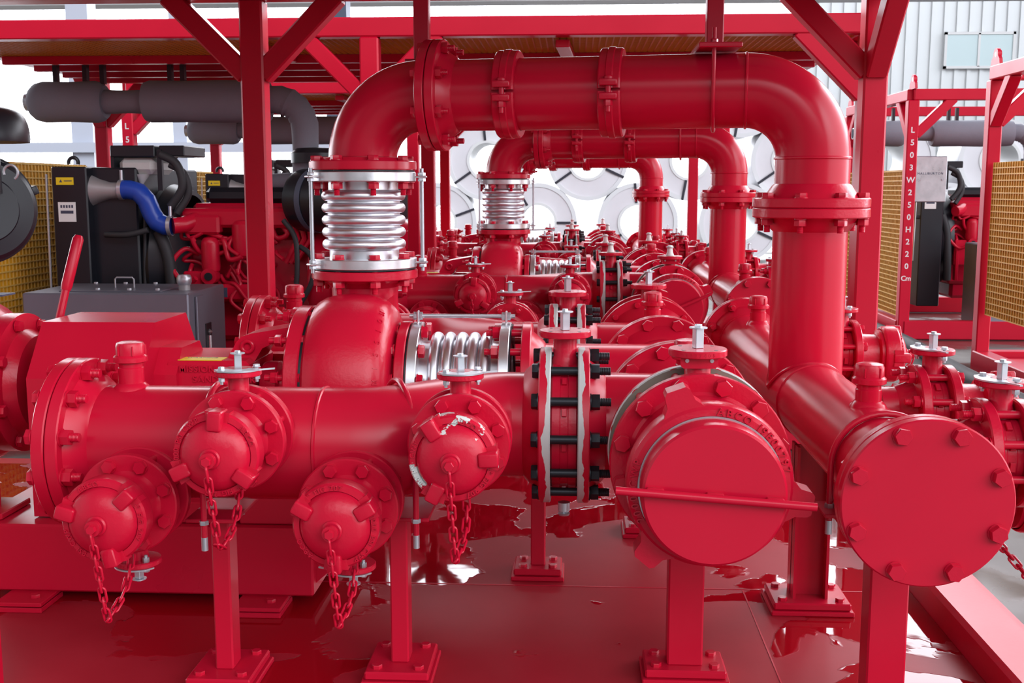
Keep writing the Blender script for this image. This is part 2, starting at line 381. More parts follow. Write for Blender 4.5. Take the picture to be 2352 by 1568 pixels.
def hose_union(loc, out, up, k, alabel, clabel, rot, texts, chain=True, chipped=False, bolted=True, chain_len=.155, chain_dir=None):
    """flanged adapter (front face at loc, looking along out) with a dome nut cap"""
    s = S[k]; m = fr(loc, out, up)
    t = thing('hose_adapter', alabel, 'hose adapter', loc, 'hose adapters')
    def nk(b):
        b.lathe([(s['f']-.003, 0), (s['f'], -.003), (s['f'], -s['t']+.003), (s['f']-.003, -s['t']), (0, -s['t'])], 64)
        b.lathe([(s['f']-.003, 0), (.078, .0), (.072, .006), (.068, .014), (.066, .063), (.082, .068), (.084, .08), (.084, .093), (0, .093)], 64)
    part(t, 'flange', mesh('adapter_%d' % k, nk), 'redc', m)
    if bolted:
        grip = 2*s['t']+.052
        bolts(t, k, m @ T(0, 0, -grip/2), grip, 'red', stick=.012)
    c = thing('cap_nut', clabel, 'cap', loc, 'cap nuts')
    mc = m @ T(0, 0, .083) @ RZ(R(rot)); mat = 'redchip' if chipped else 'redc'
    r = .0935
    dome = [(.086, -.006), (.09, -.004), (.0925, .0), (r, .004), (r, .040), (r-.004, .046), (r-.016, .048), (r-.017, .045)]
    for i in range(9):
        a = (i+1)/9*pi/2; dome.append(((r-.018)*cos(a*.97), .045+.034*sin(a)))
    dome += [(.022, .079), (.022, .083), (.019, .086), (0, .086)]
    dm_ = part(c, 'dome', mesh('cap_dome', lambda b: b.lathe(dome, 64)), mat, mc)
    def lug(b):
        b.box(.056, .099, -.0155, .0155, .018, .074, None, .006); b.prism([(.052, -.020), (.095, -.027), (.095, .027), (.052, .020)], .02, .049)
    for i in range(3): part(c, 'hammer_lug', mesh('cap_lug', lug), mat, mc @ RZ(i*2*pi/3))
    for st, a0 in texts:
        part(dm_, 'lettering', mesh('cap_text_'+st, lambda b: arc_text(b, st, r-.0095, a0, .0155, .0026, T(0, 0, .0475))), mat, mc)
    def eye(b):
        b.cyl(.007, .08, .110, 16); b.cyl(.0165, .098, .103, 28); b.hexa(.0105, .103, .112)
        b.lathe([(.012, .09), (.017, .092), (.017, .098), (.012, .098)], 28)
    cb_ = part(c, 'center_bolt', mesh('cap_eye', eye), 'red', mc)
    if chain:
        o = V(out).normalized(); L = V(loc)+o*(.083+.106)
        p0 = L+V((0, 0, -.014)); e = V(loc)+o*.02+V((.0 if not chain_dir else chain_dir[0], 0 if not chain_dir else chain_dir[1], -.09))+V((o.y*-.016, o.x*.016, 0))
        q = V((L.x*.6+e.x*.4, L.y*.75+e.y*.25, L.z-chain_len-.045))
        pts = []
        for i in range(9):
            f = i/8; pts.append(p0.lerp(q, f)+V((0, 0, 0)))
        for i in range(1, 9):
            f = i/8; pts.append(q.lerp(e, f)+V((.012*sin(pi*f), 0, -.012*sin(pi*f))))
        part(cb_, 'chain', chain_me(pts), 'red')
    return t, c
def support(loc, post, plate, top, label, bolt=True, ubolt=None, top_wh=None, hbeam=False, top_off=(0, 0)):
    x, y, z = loc; t = thing('pipe_support', label, 'pipe support', loc, 'pipe supports of the {t}')
    pw, pd = post; bw, bd = plate
    def bp(b):
        b.box(x-bw/2-.008, x+bw/2+.008, y-bd/2-.008, y+bd/2+.008, 0, .014, None, .003); b.box(x-bw/2, x+bw/2, y-bd/2, y+bd/2, .015, .036, None, .004)
    part(t, 'base_plate', mb(bp), 'redf')
    def pp(b):
        if hbeam:
            b.box(x-pw/2, x-pw/2+.008, y-pd/2, y+pd/2, .034, top); b.box(x+pw/2-.008, x+pw/2, y-pd/2, y+pd/2, .034, top); b.box(x-pw/2, x+pw/2, y-.004, y+.004, .034, top)
        else: b.box(x-pw/2, x+pw/2, y-pd/2, y+pd/2, .034, top, None, .004)
    part(t, 'post', mb(pp), 'redf')
    if top_wh:
        part(t, 'saddle_plate', mb(lambda b: b.box(x-top_wh[0]/2+top_off[0], x+top_wh[0]/2+top_off[0], y-top_wh[1]/2+top_off[1], y+top_wh[1]/2+top_off[1], top, top+.010, None, .002)), 'redf')
    for sx in (-1, 1):
        for sy in (-1, 1):
            part(t, 'anchor_bolt', bolt_me(8, .02, False), 'red', T(x+sx*(bw/2-.028), y+sy*(bd/2-.028), .027) @ Matrix.Scale(.72, 4))
    if ubolt:
        c, ax, r = ubolt; u = V((ax[1], -ax[0], 0)).normalized(); c = V(c)
        pts = [c+u*r+V((0, 0, top-.05-c.z))]+[c+u*r*cos(a)+V((0, 0, r*sin(a))) for a in [pi*i/20 for i in range(21)]]+[c-u*r+V((0, 0, top-.05-c.z))]
        ub_ = part(t, 'u_bolt', mb(lambda b: b.tube(pts, .0075, 12)), 'red')
        for sg in (-1, 1):
            part(ub_, 'u_bolt_nut', mb(lambda b: b.hexa(.011, top+.010, top+.020, T(*(c+u*r*sg).xy, 0))), 'zinc'); part(ub_, 'thread_end', mb(lambda b: b.cyl(.0078, top-.052, top-.02, 14, T(*(c+u*r*sg).xy, 0))), 'zinc')
    return t
# ------------------------------------------------------------------ one pump skid's pipework
CAPTXT = (('ABCO', -36), ('4" FIG 207', -132), ('2000 PSI CWP', 110))
X_, Y_, Z_ = V((1, 0, 0)), V((0, 1, 0)), V((0, 0, 1))
def header(front):
    """suction header along X with an S-bend towards the manifold; front: branches face the viewer; rear one is its mirror"""
    yc = 3.405; sg = 1 if front else -1
    F = lambda y: y if front else 2*yc-y
    z0 = .604; w = 'front' if front else 'rear'
    yh, yr = F(2.61), F(2.86); od = V((0, -sg, 0))
    t = thing('suction_header', 'red %s header pipe with an S-bend and branch stubs on the {t}' % w, 'pipe', (-.7, yh, z0))
    pts = [(-1.14, yh, z0), (-.8, yh, z0)]+[(-.52+.36*f, yh+(yr-yh)*(3*f*f-2*f**3), z0) for f in [i/20 for i in range(21)]]+[(-.07, yr, z0)]
    part(t, 'pipe', pipe_me(pts, .1365, 56), 'red')
    part(t, 'end_flange', flange_me(10), 'red', fr((-1.205, yh, z0), -X_, Z_))
    part(t, 'valve_flange', flange_me(10), 'rim', fr((-.056, yr, z0), X_, Z_))
    weld(t, fr((-.60, yh, z0), X_), .1365); weld(t, fr((-.095, yr, z0), X_), .1365)
    nipple(t, (-1.074, yh, z0+.1365), .068)
    vent_cap((-1.074, yh, z0+.2045), 'red screw cap on the vent nipple of the %s header, {t}' % w)
    b_ = thing('blind_flange', 'round red blind flange closing the far end of the %s header, {t}' % w, 'flange', (-1.22, yh, z0))
    part(b_, 'plate', flange_me(10, blind=True), 'red', fr((-1.207, yh, z0), X_, Z_))
    part(b_, 'gasket', mesh('gask10', lambda b: b.lathe([(.14, -.002), (.165, -.002), (.165, .003), (.14, .003)], 56, closed=True)), 'black', fr((-1.206, yh, z0), X_, Z_))
    bolts(b_, 10, fr((-1.206, yh, z0), -X_, Z_), .062, 'red')
    nm = ['lower branch nearest blind end', 'upper branch beside vent cap', 'lower branch before S-bend', 'upper branch at S-bend']
    for i, (bx, bz, lo, a) in enumerate([(-1.008, .508, 1, 74), (-.757, .657, 0, -5), (-.503, .506, 1, 180), (-.252, .655, 0, 33)]):
        if not front and lo: continue
        bz += z0-.582 if 0 else 0
        fx = F(2.39); f2 = fx+sg*(.024+.052)                   # stub flange face
        ys = f2+sg*.024; ye = (F(2.58) if i < 3 else F(2.80))
        part(t, 'branch_stub', pipe_me([(bx, ys, bz), (bx, ye, bz)], .0572, 36), 'red')
        part(t, 'branch_flange', flange_me(4, False), 'redc', fr((bx, f2, bz), od, Z_))
        butterfly((bx, fx+sg*.05, bz), (0, 1, 0), (0, 0, -1 if lo else 1), 4, 'small red butterfly valve on %s header %s, {t}' % (w, nm[i]), group='branch valves')
        hose_union((bx, fx, bz), od, Z_, 4, 'red flanged hose adapter on %s header %s, {t}' % (w, nm[i]),
                   ('white-chipped' if (i == 3 and front and TAG == 'near skid') else 'red')+' dome cap with chain on %s header %s, {t}' % (w, nm[i]), a, CAPTXT, chain=True, chipped=(i == 3 and front and TAG == 'near skid'), chain_len=(.17, .16, .17, .17)[i])
    # wafer valve between header and manifold
    tv, m, w_ = butterfly((-.022, yr, z0), (1, 0, 0), Z_, 10, 'large red butterfly valve with long black studs, %s header, {t}' % w, plate=False, wrap=(TAG != 'near skid'), number='3227408')
    bolts(tv, 10, fr((-.022, yr, z0), -X_, Z_), .068+.0604, 'bolt', half=False, name='stud', stick=.016)
    part(tv, 'bottom_plug', mesh('bf_plug', lambda b: b.lathe([(0, -.245), (.014, -.245), (.016, -.24), (.012, -.236), (.016, -.232), (.016, -.21), (0, -.21)], 24)), 'zinc', T(-.022, yr, z0))
    return z0

def manifold_spools():
    x, z0, yc = .286, .604, 3.405
    segs = [(2.583, 3.0, 'front'), (3.0, 3.60, 'middle'), (3.60, 4.227, 'rear')]
    for a, b, nm in segs:
        t = thing('suction_spool', 'red %s spool of the flanged suction manifold, {t}' % nm, 'pipe', (x, (a+b)/2, z0))
        part(t, 'pipe', pipe_me([(x, a+.012, z0), (x, b-.012, z0)], .1365, 56), 'red')
        part(t, 'flange', flange_me(10), 'rim' if nm == 'front' else 'red', fr((x, a+.0005, z0), -Y_, Z_)); part(t, 'flange', flange_me(10), 'red', fr((x, b-.0005, z0), Y_, Z_))
        if nm == 'front':
            part(t, 'side_inlet', pipe_me([(.043, 2.86, z0), (x, 2.86, z0)], .1365, 48), 'red'); part(t, 'inlet_flange', flange_me(10), 'rim', fr((.012, 2.86, z0), -X_, Z_))
            nipple(t, (x, 2.77, z0+.1365), .062); vent_cap((x, 2.77, z0+.1985), 'red screw cap on the front suction spool behind the round valve plate, {t}')
            bolts(t, 10, fr((x, b, z0), -Y_, Z_), .0604, 'red')
        if nm == 'rear':
            part(t, 'side_inlet', pipe_me([(.043, 3.95, z0), (x, 3.95, z0)], .1365, 48), 'red'); part(t, 'inlet_flange', flange_me(10), 'rim', fr((.012, 3.95, z0), -X_, Z_))
            nipple(t, (x, 4.04, z0+.1365), .062); vent_cap((x, 4.04, z0+.1985), 'red screw cap on the rear suction spool, {t}')
        if nm == 'middle':
            part(t, 'pump_outlet', pipe_me([(-.12, yc, z0), (x, yc, z0)], .1365, 48), 'red'); part(t, 'outlet_flange', flange_me(10), 'red', fr((-.157, yc, z0), -X_, Z_))
            bolts(t, 10, fr((x, b, z0), -Y_, Z_), .0604, 'red')
    for front in (True, False):
        F = lambda y: y if front else 2*yc-y
        od = V((0, -1 if front else 1, 0)); w = 'front' if front else 'rear'; nr = TAG == 'near skid'
        tv, m, _ = butterfly((x, F(2.5495), z0), (0, 1, 0), Z_, 10, 'large red butterfly valve with bare rims, %s end of suction manifold, {t}' % w, plate=False, wrap=not nr, number='3227408')
        part(tv, 'liner_face', mesh('liner10', lambda b: b.lathe([(.12, .0), (.2005, .0), (.2005, .002), (.12, .002)], 64, closed=True)), 'lining', fr((x, F(2.5825), z0), -od, Z_) @ T(0, 0, -.0022))
        part(tv, 'screw_tab', mesh('tab10', lambda b: b.prism([(-.042, -.012), (-.036, -.018), (.036, -.018), (.042, -.012), (.042, .008), (.036, .014), (-.036, .014), (-.042, .008)], 0, .012)), 'redc', fr((x, F(2.522), z0+.226), od, -X_ if 0 else X_))
        [part(tv, 'tab_screw', mesh('tabs', lambda b: b.cyl(.0045, .012, .0145, 12)), 'zinc', fr((x, F(2.522), z0+.226), od, X_) @ T(q, 0, 0)) for q in (-.028, .028)]
        fy = F(2.485); face = V((x, fy, z0))+od*.032
        m = fr(face, od, Z_)
        a_ = thing('union_adapter', 'thick red flanged union adapter, %s end of suction manifold, {t}' % w, 'adapter', face)
        def ad(b):
            b.lathe([(0, -.032), (.2, -.032), (.203, -.029), (.203, -.003), (.2, 0), (.165, .0), (.158, .006), (.150, .03), (.150, .145), (0, .145)], 72)
        part(a_, 'flange', mesh('union_adapter', ad), 'redc', m)
        bolts(a_, 10, m @ T(0, 0, -.065), .13, 'red', stick=.012)
        u = thing('wing_union', 'big red three-lug union cap with raised letters, %s end of suction manifold, {t}' % w, 'union cap', face)
        rot = -22 if nr else 15
        mu = m @ T(0, 0, .127) @ RZ(R(rot))
        def ring(b):
            b.lathe([(.1, .0), (.165, .0), (.172, .006), (.175, .02), (.175, .05), (.172, .062), (.164, .070), (.152, .072), (.1495, .070), (.1495, .06), (.1, .06)], 80, closed=True)
        nr_ = part(u, 'nut_ring', mesh('union_ring', ring), 'redc', mu)
        def lug(b):
            b.prism([(.155, -.052), (.174, -.038), (.184, -.030), (.208, -.027), (.216, -.020), (.216, .020), (.208, .027), (.184, .030), (.174, .038), (.155, .052)], .004, .064)
        for i in range(3): part(u, 'lug', mesh('union_lug', lug), 'redc', mu @ RZ(R(42+120*i)))
        for st, a0 in (('ABCO 19E00797', 20), ('2000 CWP', 141)):
            part(nr_, 'lettering', mesh('union_text_'+st, lambda b: arc_text(b, st, .1610, a0, .0225, .003, T(0, 0, .0715), gap=.24)), 'redc', mu)
        def plug(b):
            b.lathe([(0, .02), (.148, .02), (.148, .120), (.146, .133), (.141, .138), (0, .138)], 80)
        part(u, 'plug', mesh('union_plug', plug), 'red', mu)
        part(u, 'seal_ring', mesh('union_seal', lambda b: b.lathe([(.1475, .068), (.151, .068), (.151, .0745), (.1475, .0745)], 80, closed=True)), 'zinc', mu)
        mh = m @ T(0, 0, .157) @ (RZ(R(90-4)) if nr else RZ(R(90+24)))
        def bar(b):
            b.cyl(.0085, -.2, .2, 18, T(0, 0, .124) @ Matrix.Rotation(pi/2, 4, 'Y'))
        bh_ = part(u, 'bar_handle', mesh('union_bar', bar), 'red', mh)
        part(bh_, 'handle_weld', mesh('union_welds', lambda b: [b.box(q-.018, q+.018, -.009, .009, .105, .119, None, .004) for q in (-.12, 0, .12)]), 'red', mh)

def pump():
    yc, z0 = 3.405, .604
    t = thing('centrifugal_pump', 'red centrifugal pump with rounded volute and raised maker lettering on the {t}', 'pump', (-.75, yc, .2))
    mx = fr((0, yc, z0), X_, Z_)
    prof = [(0, -.80), (.245, -.80), (.262, -.79), (.277, -.765), (.286, -.73), (.288, -.69), (.286, -.64), (.277, -.605), (.262, -.575), (.238, -.555), (.20, -.545), (.165, -.54), (.15, -.53), (0, -.53)]
    part(t, 'volute', mb(lambda b: b.lathe(prof, 72), 'volute'), 'redc', mx)
    part(t, 'cover_plate', mb(lambda b: b.lathe([(0, -.853), (.246, -.853), (.25, -.849), (.25, -.812), (.246, -.808), (0, -.808)], 64), 'cover'), 'redc', mx)
    part(t, 'gasket', mb(lambda b: b.lathe([(.1, -.809), (.24, -.809), (.24, -.799), (.1, -.799)], 64, closed=True), 'gk'), 'black', mx)
    for i in range(12):
        part(t, 'cover_stud', bolt_me(10, .05, True, True, .02), 'redc', mx @ RZ(2*pi*(i+.5)/12) @ T(.229, 0, -.846) @ Matrix.Rotation(pi, 4, 'X') @ Matrix.Scale(.9, 4))
    part(t, 'suction_neck', mb(lambda b: b.lathe([(.19, -.56), (.155, -.535), (.148, -.52), (.148, -.50)], 56), 'neck'), 'redc', mx)
    part(t, 'suction_flange', flange_me(10, False), 'redc', fr((-.503, yc, z0), X_, Z_))
    def cone(b): b.lathe([(.135, .58), (.125, .70), (.112, .80), (.106, .86), (.108, .90), (.13, .92)], 56, T(-.68, 3.58, 0))
    part(t, 'discharge_neck', mb(cone), 'redc')
    part(t, 'discharge_flange', flange_me(8, False), 'redc', fr((-.68, 3.58, .957), Z_, X_))
    def rib(b): b.prism([(-.60, .86), (-.565, .885), (-.565, .80), (-.53, .76), (-.60, .7)], 3.46, 3.50, Matrix(((1, 0, 0, 0), (0, 0, 1, 0), (0, 1, 0, 0), (0, 0, 0, 1))))
    part(t, 'casing_rib', mb(rib), 'redc')
    XZ = Matrix(((1, 0, 0, 0), (0, 0, 1, 0), (0, 1, 0, 0), (0, 0, 0, 1)))
    def yoke(b):
        b.prism([(-1.07, .69), (-1.035, .75), (-1.02, .765), (-.99, .775), (-.90, .79), (-.845, .80), (-.845, .765), (-.91, .75), (-.955, .73), (-.98, .69)], 3.33, 3.48, XZ)
        b.prism([(-1.07, .50), (-1.0, .43), (-.845, .40), (-.845, .44), (-.95, .47), (-.99, .53)], 3.33, 3.48, XZ)
        b.box(-1.0, -.845, 3.55, 3.6, .53, .68); 
    part(t, 'yoke', mb(yoke), 'redc')
    part(t, 'lifting_eye', mb(lambda b: b.tube(arc((-1.0, 3.325, .735), X_, Z_, .017, 0, 342, 18), .006, 10, closed=True)), 'redc')
    part(t, 'stuffing_box', mb(lambda b: b.lathe([(0, -.97), (.07, -.97), (.075, -.955), (.075, -.92), (.06, -.91), (.06, -.86), (0, -.86)], 40), 'sb'), 'redc', mx)
    def hous(b):
        b.box(-1.24, -.98, 3.26, 3.55, .44, .70, None, .012)
    part(t, 'bearing_housing', mb(hous), 'redc')
    FX = lambda x, y, z: Matrix.Translation(V((x, y, z))) @ Matrix.Rotation(pi/2, 4, 'X')
    part(t, 'lettering', mb(lambda b: line_text(b, 'MISSION MAGNUM', .027, .004, FX(-1.19, 3.2595, .676))), 'redc'); part(t, 'lettering', mb(lambda b: line_text(b, 'SANDMASTER', .027, .004, FX(-1.15, 3.2595, .645))), 'redc')
    def wl(b): b.box(-1.20, -1.065, 3.27, 3.33, .6995, .7015)
    wl_ = part(t, 'warning_label', mb(wl), 'yellow', label='yellow warning sticker')
    part(wl_, 'warning_text', mb(lambda b: line_text(b, 'WARNING', .018, .0004, T(-1.185, 3.315, .7015))), 'ink')
    part(t, 'pedestal', mb(lambda b: (b.box(-.86, -.62, 3.2, 3.62, .24, .36, None, .006), b.box(-1.2, -1.0, 3.28, 3.52, .24, .45, None, .006))), 'redf')
    vt = []
    def let(b):
        for i, c in enumerate('MISSION'): put(b, c, .022, .002, mx @ RZ(R(78-9*i)) @ T(.262, 0, -.577) @ Matrix.Rotation(R(58), 4, 'Y') @ RZ(-pi/2))
    part(t, 'casing_lettering', mb(let), 'redc')
    g = thing('coupling_guard', 'big red sheet metal coupling guard with chamfered top, {t}', 'guard', (-1.44, yc, .24))
    YZ = Matrix(((0, 0, 1, 0), (1, 0, 0, 0), (0, 1, 0, 0), (0, 0, 0, 1)))
    def gd(b): b.prism([(3.27, .815), (3.54, .815), (3.66, .66), (3.66, .24), (3.15, .24), (3.15, .66)], -1.615, -1.265, YZ)
    part(g, 'hood', mb(gd), 'red')
    part(g, 'shaft_cover', mb(lambda b: b.prism([(3.3, .735), (3.46, .735), (3.52, .66), (3.52, .4), (3.24, .4), (3.24, .66)], -1.265, -1.195, YZ)), 'red')
    part(g, 'louvre', mb(lambda b: [b.box(-1.59+.016*i, -1.583+.016*i, 3.1485, 3.151, .30, .36) for i in range(18)]), 'bolt')
    bs = thing('pump_base', 'long red welded base beam under the pump and guard on the {t}', 'base', (-1.2, 3.4, 0))
    part(bs, 'beam', mb(lambda b: (b.box(-1.80, -.755, 3.085, 3.7, .03, .235, None, .006), b.prism([(-.756, .06), (-.70, .11), (-.70, .225), (-.756, .225)], 3.12, 3.66, XZ))), 'redf')
    part(bs, 'riser_block', mb(lambda b: (b.box(-.98, -.76, 3.12, 3.66, .236, .33, None, .004), b.box(-1.16, -1.0, 3.12, 3.66, .236, .30, None, .004))), 'redf')
    for px in (-.90, -1.6):
        part(bs, 'foot_pad', mb(lambda b: (b.box(px-.07, px+.07, 2.99, 3.13, .0, .015, None, .002), b.box(px-.07, px+.07, 2.99, 3.13, .018, .03, None, .002))), 'redf')
        part(bs, 'foot_bolt', bolt_me(8, .02, False), 'red', T(px+.03, 3.04, .02) @ Matrix.Scale(.75, 4))

def bellows(loc, ax, up, k, L, label, n, rods, r1):
    s = S[k]; m = fr(loc, ax, up); t = thing('expansion_joint', label, 'bellows', loc)
    h = L/2; tf = .030
    ring = lambda b: b.lathe([(s['p']*.95, 0), (s['f']-.004, 0), (s['f']-.002, .002), (s['f']-.002, tf-.002), (s['f']-.004, tf), (s['p']*.95, tf)], 72, closed=True)
    part(t, 'flange', mesh('bel_ring_%d' % k, ring), 'silver', m @ T(0, 0, -h)); part(t, 'flange', mesh('bel_ring_%d' % k, ring), 'silver', m @ T(0, 0, h-tf))
    for z, q in ((-h, -1), (h, 1)):
        part(t, 'gasket', mesh('bel_gask_%d' % k, lambda b: b.lathe([(s['p'], 0), (s['f']*.97, 0), (s['f']*.97, .004), (s['p'], .004)], 64, closed=True)), 'black', m @ T(0, 0, z-(.0045 if q < 0 else -.0005)))
    p = .0385; z0 = -p*n/2; z1 = -z0; ro = r1*1.2; pr = [(r1, -h+tf), (r1, z0)]
    for i in range(n):
        c = z0+p*(i+.5); rr = p*.43; rc = ro-rr
        pr.append((r1+.004, c-rr))
        for j in range(15):
            a = -pi/2+pi*j/14; pr.append((rc+rr*cos(a), c+rr*sin(a)))
        pr.append((r1+.004, c+rr))
    pr += [(r1, z1), (r1, h-tf)]
    part(t, 'convolutions', mb(lambda b: b.lathe(pr, 72), 'conv'), 'steel', m)
    for a in rods:
        mm = m @ RZ(R(a)) @ T(s['f']+.018, 0, 0)
        tr_ = part(t, 'tie_rod', mesh('rod_%.2f' % L, lambda b: b.cyl(.0062, -h-.012, h+.012, 16)), 'zinc', mm)
        for z in (-h+tf*.5, h-tf*.5):
            part(tr_, 'rod_lug', mesh('rlug', lambda b: b.box(-.03, .016, -.014, .014, -.003, .003, None, .002)), 'silver', mm @ T(0, 0, z))
            part(tr_, 'rod_nut', mesh('rnut', lambda b: (b.hexa(.0125, .004, .014), b.hexa(.0125, -.014, -.004))), 'zinc', mm @ T(0, 0, z))
    return t, m

def discharge_line():
    yc, z0 = 3.405, .604
    # pump suction bellows
    tb, m = bellows((-.345, yc, z0), X_, Z_, 10, .304, 'shiny steel bellows lying between pump and suction manifold, {t}', 5, (0, 120, 240), .142)
    bolts(tb, 10, fr((-.5, yc, z0), X_, Z_), .072, 'red', name='flange_bolt'); bolts(tb, 10, fr((-.188, yc, z0), X_, Z_), .068, 'red', name='flange_bolt')
    tb, m = bellows((-.68, 3.58, 1.116), Z_, X_, 8, .304, 'tall shiny steel bellows standing on the pump outlet of the {t}', 5, (0, 111, 222), .112)
    bolts(tb, 8, fr((-.68, 3.58, .962), Z_, X_), .066, 'red', name='flange_bolt'); bolts(tb, 8, fr((-.68, 3.58, 1.27), Z_, X_), .066, 'red', name='flange_bolt')
    # elbow
    A = V((-.68, 3.58, 1.505)); B = V((.705, 3.385, 1.505)); d = (B-A).normalized(); r = .2; p = .1095
    t = thing('elbow_pipe', 'red flanged elbow turning from the bellows to the overhead pipe, {t}', 'pipe', A)
    part(t, 'pipe', pipe_me([A+V((0, 0, -.226)), A+V((0, 0, -.2))]+[A+d*r-d*r*cos(a)+V((0, 0, -r+r*sin(a))) for a in [pi/2*i/20 for i in range(1, 21)]]+[A+d*.225], p, 56), 'red')
    part(t, 'flange', flange_me(8, False), 'red', fr(A+V((0, 0, -.231)), -Z_, X_)); part(t, 'flange', flange_me(8, False), 'red', fr(A+d*.248, d, Z_))
    bolts(t, 8, fr(A+d*.249, -d, Z_), .058, 'red')
    # overhead run in three pieces
    t = thing('overhead_spool', 'short red overhead pipe between the elbow flange and first coupling, {t}', 'pipe', A+d*.35)
    part(t, 'pipe', pipe_me([A+d*.265, A+d*.478], p, 56), 'red'); part(t, 'flange', flange_me(8), 'red', fr(A+d*.2505, -d, Z_))
    c1, c2 = A+d*.482, A+d*.802
    t = thing('overhead_spool', 'red overhead pipe between the two grooved couplings, {t}', 'pipe', A+d*.63)
    part(t, 'pipe', pipe_me([c1+d*.004, c2-d*.004], p, 56), 'red')
    L = (B-A).length
    t = thing('overhead_elbow', 'red overhead pipe ending in a bend down to the riser, {t}', 'pipe', A+d*1.0)
    part(t, 'pipe', pipe_me([c2+d*.004, A+d*(L-r)], p, 56), 'red')
    part(t, 'elbow', pipe_me([A+d*(L-r)+d*r*sin(a)+V((0, 0, -r+r*cos(a))) for a in [pi/2*i/20 for i in range(21)]]+[B+V((0, 0, -.32))], p, 56), 'red')
    weld(t, fr(A+d*(L-r), d), p); weld(t, fr(B+V((0, 0, -r)), Z_), p, .004)
    part(t, 'flange', flange_me(8, True), 'redc', fr((B.x, B.y, 1.1605), -Z_, X_))
    bolts(t, 8, fr((B.x, B.y, 1.16), Z_, X_), .0575, 'redc')
    for c, w in ((c1, 'nearer the elbow flange'), (c2, 'nearer the riser bend')):
        t = thing('pipe_coupling', 'red grooved coupling on overhead pipe, %s, {t}' % w, 'coupling', c, 'pipe couplings')
        m = fr(c, d, Z_)
        def seg(b):
            n = 26; pr = [(p+.001, -.034), (p+.02, -.034), (p+.0235, -.030), (p+.0235, -.012), (p+.0265, -.009), (p+.0265, .009), (p+.0235, .012), (p+.0235, .030), (p+.02, .034), (p+.001, .034)]
            vs = []; fs = []
            for i in range(n+1):
                a = R(-88+176*i/n)
                for (q, z) in pr: vs.append((q*cos(a), q*sin(a), z))
            K = len(pr)
            for i in range(n):
                for j in range(K): fs.append((i*K+j, i*K+(j+1) % K, (i+1)*K+(j+1) % K, (i+1)*K+j))
            fs += [tuple(range(K)), tuple(range(n*K, n*K+K))]
            b.add(vs, fs)
            for sg in (-1, 1): b.box(.010, .030, min(sg*(p+.002), sg*(p+.042)), max(sg*(p+.002), sg*(p+.042)), -.027, .027, None, .005)
        part(t, 'housing_half', mesh('coup_half', seg), 'redc', m); part(t, 'housing_half', mesh('coup_half', seg), 'redc', m @ RZ(pi))
        def cb(b):
            b.cyl(.0085, -.065, .035, 14); b.lathe([(0, .040), (.011, .040), (.014, .036), (.014, .030), (0, .030)], 18); b.hexa(.0135, -.048, -.030)
        for sg in (-1, 1): part(t, 'coupling_bolt', mesh('coup_bolt', cb), 'redc', Matrix.Translation(c+V((d.y, -d.x, 0))*sg*(p+.024)))
    # hangers
    h = A+d*1.105
    t = thing('pipe_hanger', 'red square hanger post with bracket plate holding the overhead pipe, {t}', 'hanger', h+V((0, 0, .12)))
    part(t, 'hanger_post', mb(lambda b: b.box(h.x-.025, h.x+.025, h.y+.0, h.y+.05, h.z+.128, 2.06, None, .003)), 'redf')
    part(t, 'bracket_plate', mb(lambda b: b.box(h.x-.062, h.x+.062, h.y-.14, h.y+.14, h.z+.112, h.z+.127, None, .003)), 'redf')
    u = V((d.y, -d.x, 0))
    ub_ = part(t, 'u_bolt', mb(lambda b: b.tube([h+u*.117+V((0, 0, .17))]+[h+u*.117*cos(a)-V((0, 0, .117*sin(a))) for a in [pi*i/24 for i in range(25)]]+[h-u*.117+V((0, 0, .17))], .006, 12)), 'red')
    [part(ub_, 'u_bolt_nut', mb(lambda b: b.hexa(.011, h.z+.128, h.z+.138, T(*(h+u*.117*q).xy, 0))), 'red') for q in (-1, 1)]
    t = thing('hanger_post', 'red square post hanging from the roof behind the elbow flange, {t}', 'hanger', (-.50, 3.69, 1.66))
    part(t, 'post', mb(lambda b: b.box(-.525, -.475, 3.67, 3.72, 1.62, 2.06, None, .003)), 'redf'); part(t, 'foot', mb(lambda b: b.box(-.55, -.45, 3.64, 3.72, 1.615, 1.63, None, .002)), 'redf')
    # discharge manifold
    x, z1 = .705, .597; F = (2.18, 4.62)
    t = thing('discharge_manifold', 'long red discharge manifold with a tall riser and side branches, {t}', 'pipe', (x, 3.4, z1))
    part(t, 'pipe', pipe_me([(x, 2.235, z1), (x, 4.57, z1)], p, 56), 'red')
    part(t, 'riser', pipe_me([(x, B.y, z1), (x, B.y, 1.13)], p, 56), 'red')
    part(t, 'riser_flange', flange_me(8, True), 'redc', fr((x, B.y, 1.1595), Z_, X_))
    def saddle(b):
        pts = [(x+(p+.001)*cos(a), B.y+(p+.001)*sin(a), z1+sqrt(max(p*p-(p*cos(a)*.985)**2, 0))+.001) for a in [2*pi*i/48 for i in range(48)]]; b.tube(pts, .006, 8, closed=True)
    part(t, 'weld_seam', mb(saddle), 'red'); weld(t, fr((x, B.y-.155, z1), Y_), p); weld(t, fr((x, 2.30, z1), Y_), p); weld(t, fr((x, 4.50, z1), Y_), p)
    part(t, 'end_flange', flange_me(8), 'redc', fr((x, 2.2105, z1), -Y_, Z_)); part(t, 'end_flange', flange_me(8), 'redc', fr((x, 4.60, z1), Y_, Z_))
    nipple(t, (x, 2.655, z1+p), .058); vent_cap((x, 2.655, z1+p+.058), 'red screw cap on the discharge manifold near its blind flange, {t}')
    nipple(t, (x, 4.271, z1+p), .062); vent_cap((x, 4.271, z1+p+.062), 'red screw cap on the discharge manifold behind the riser, {t}')
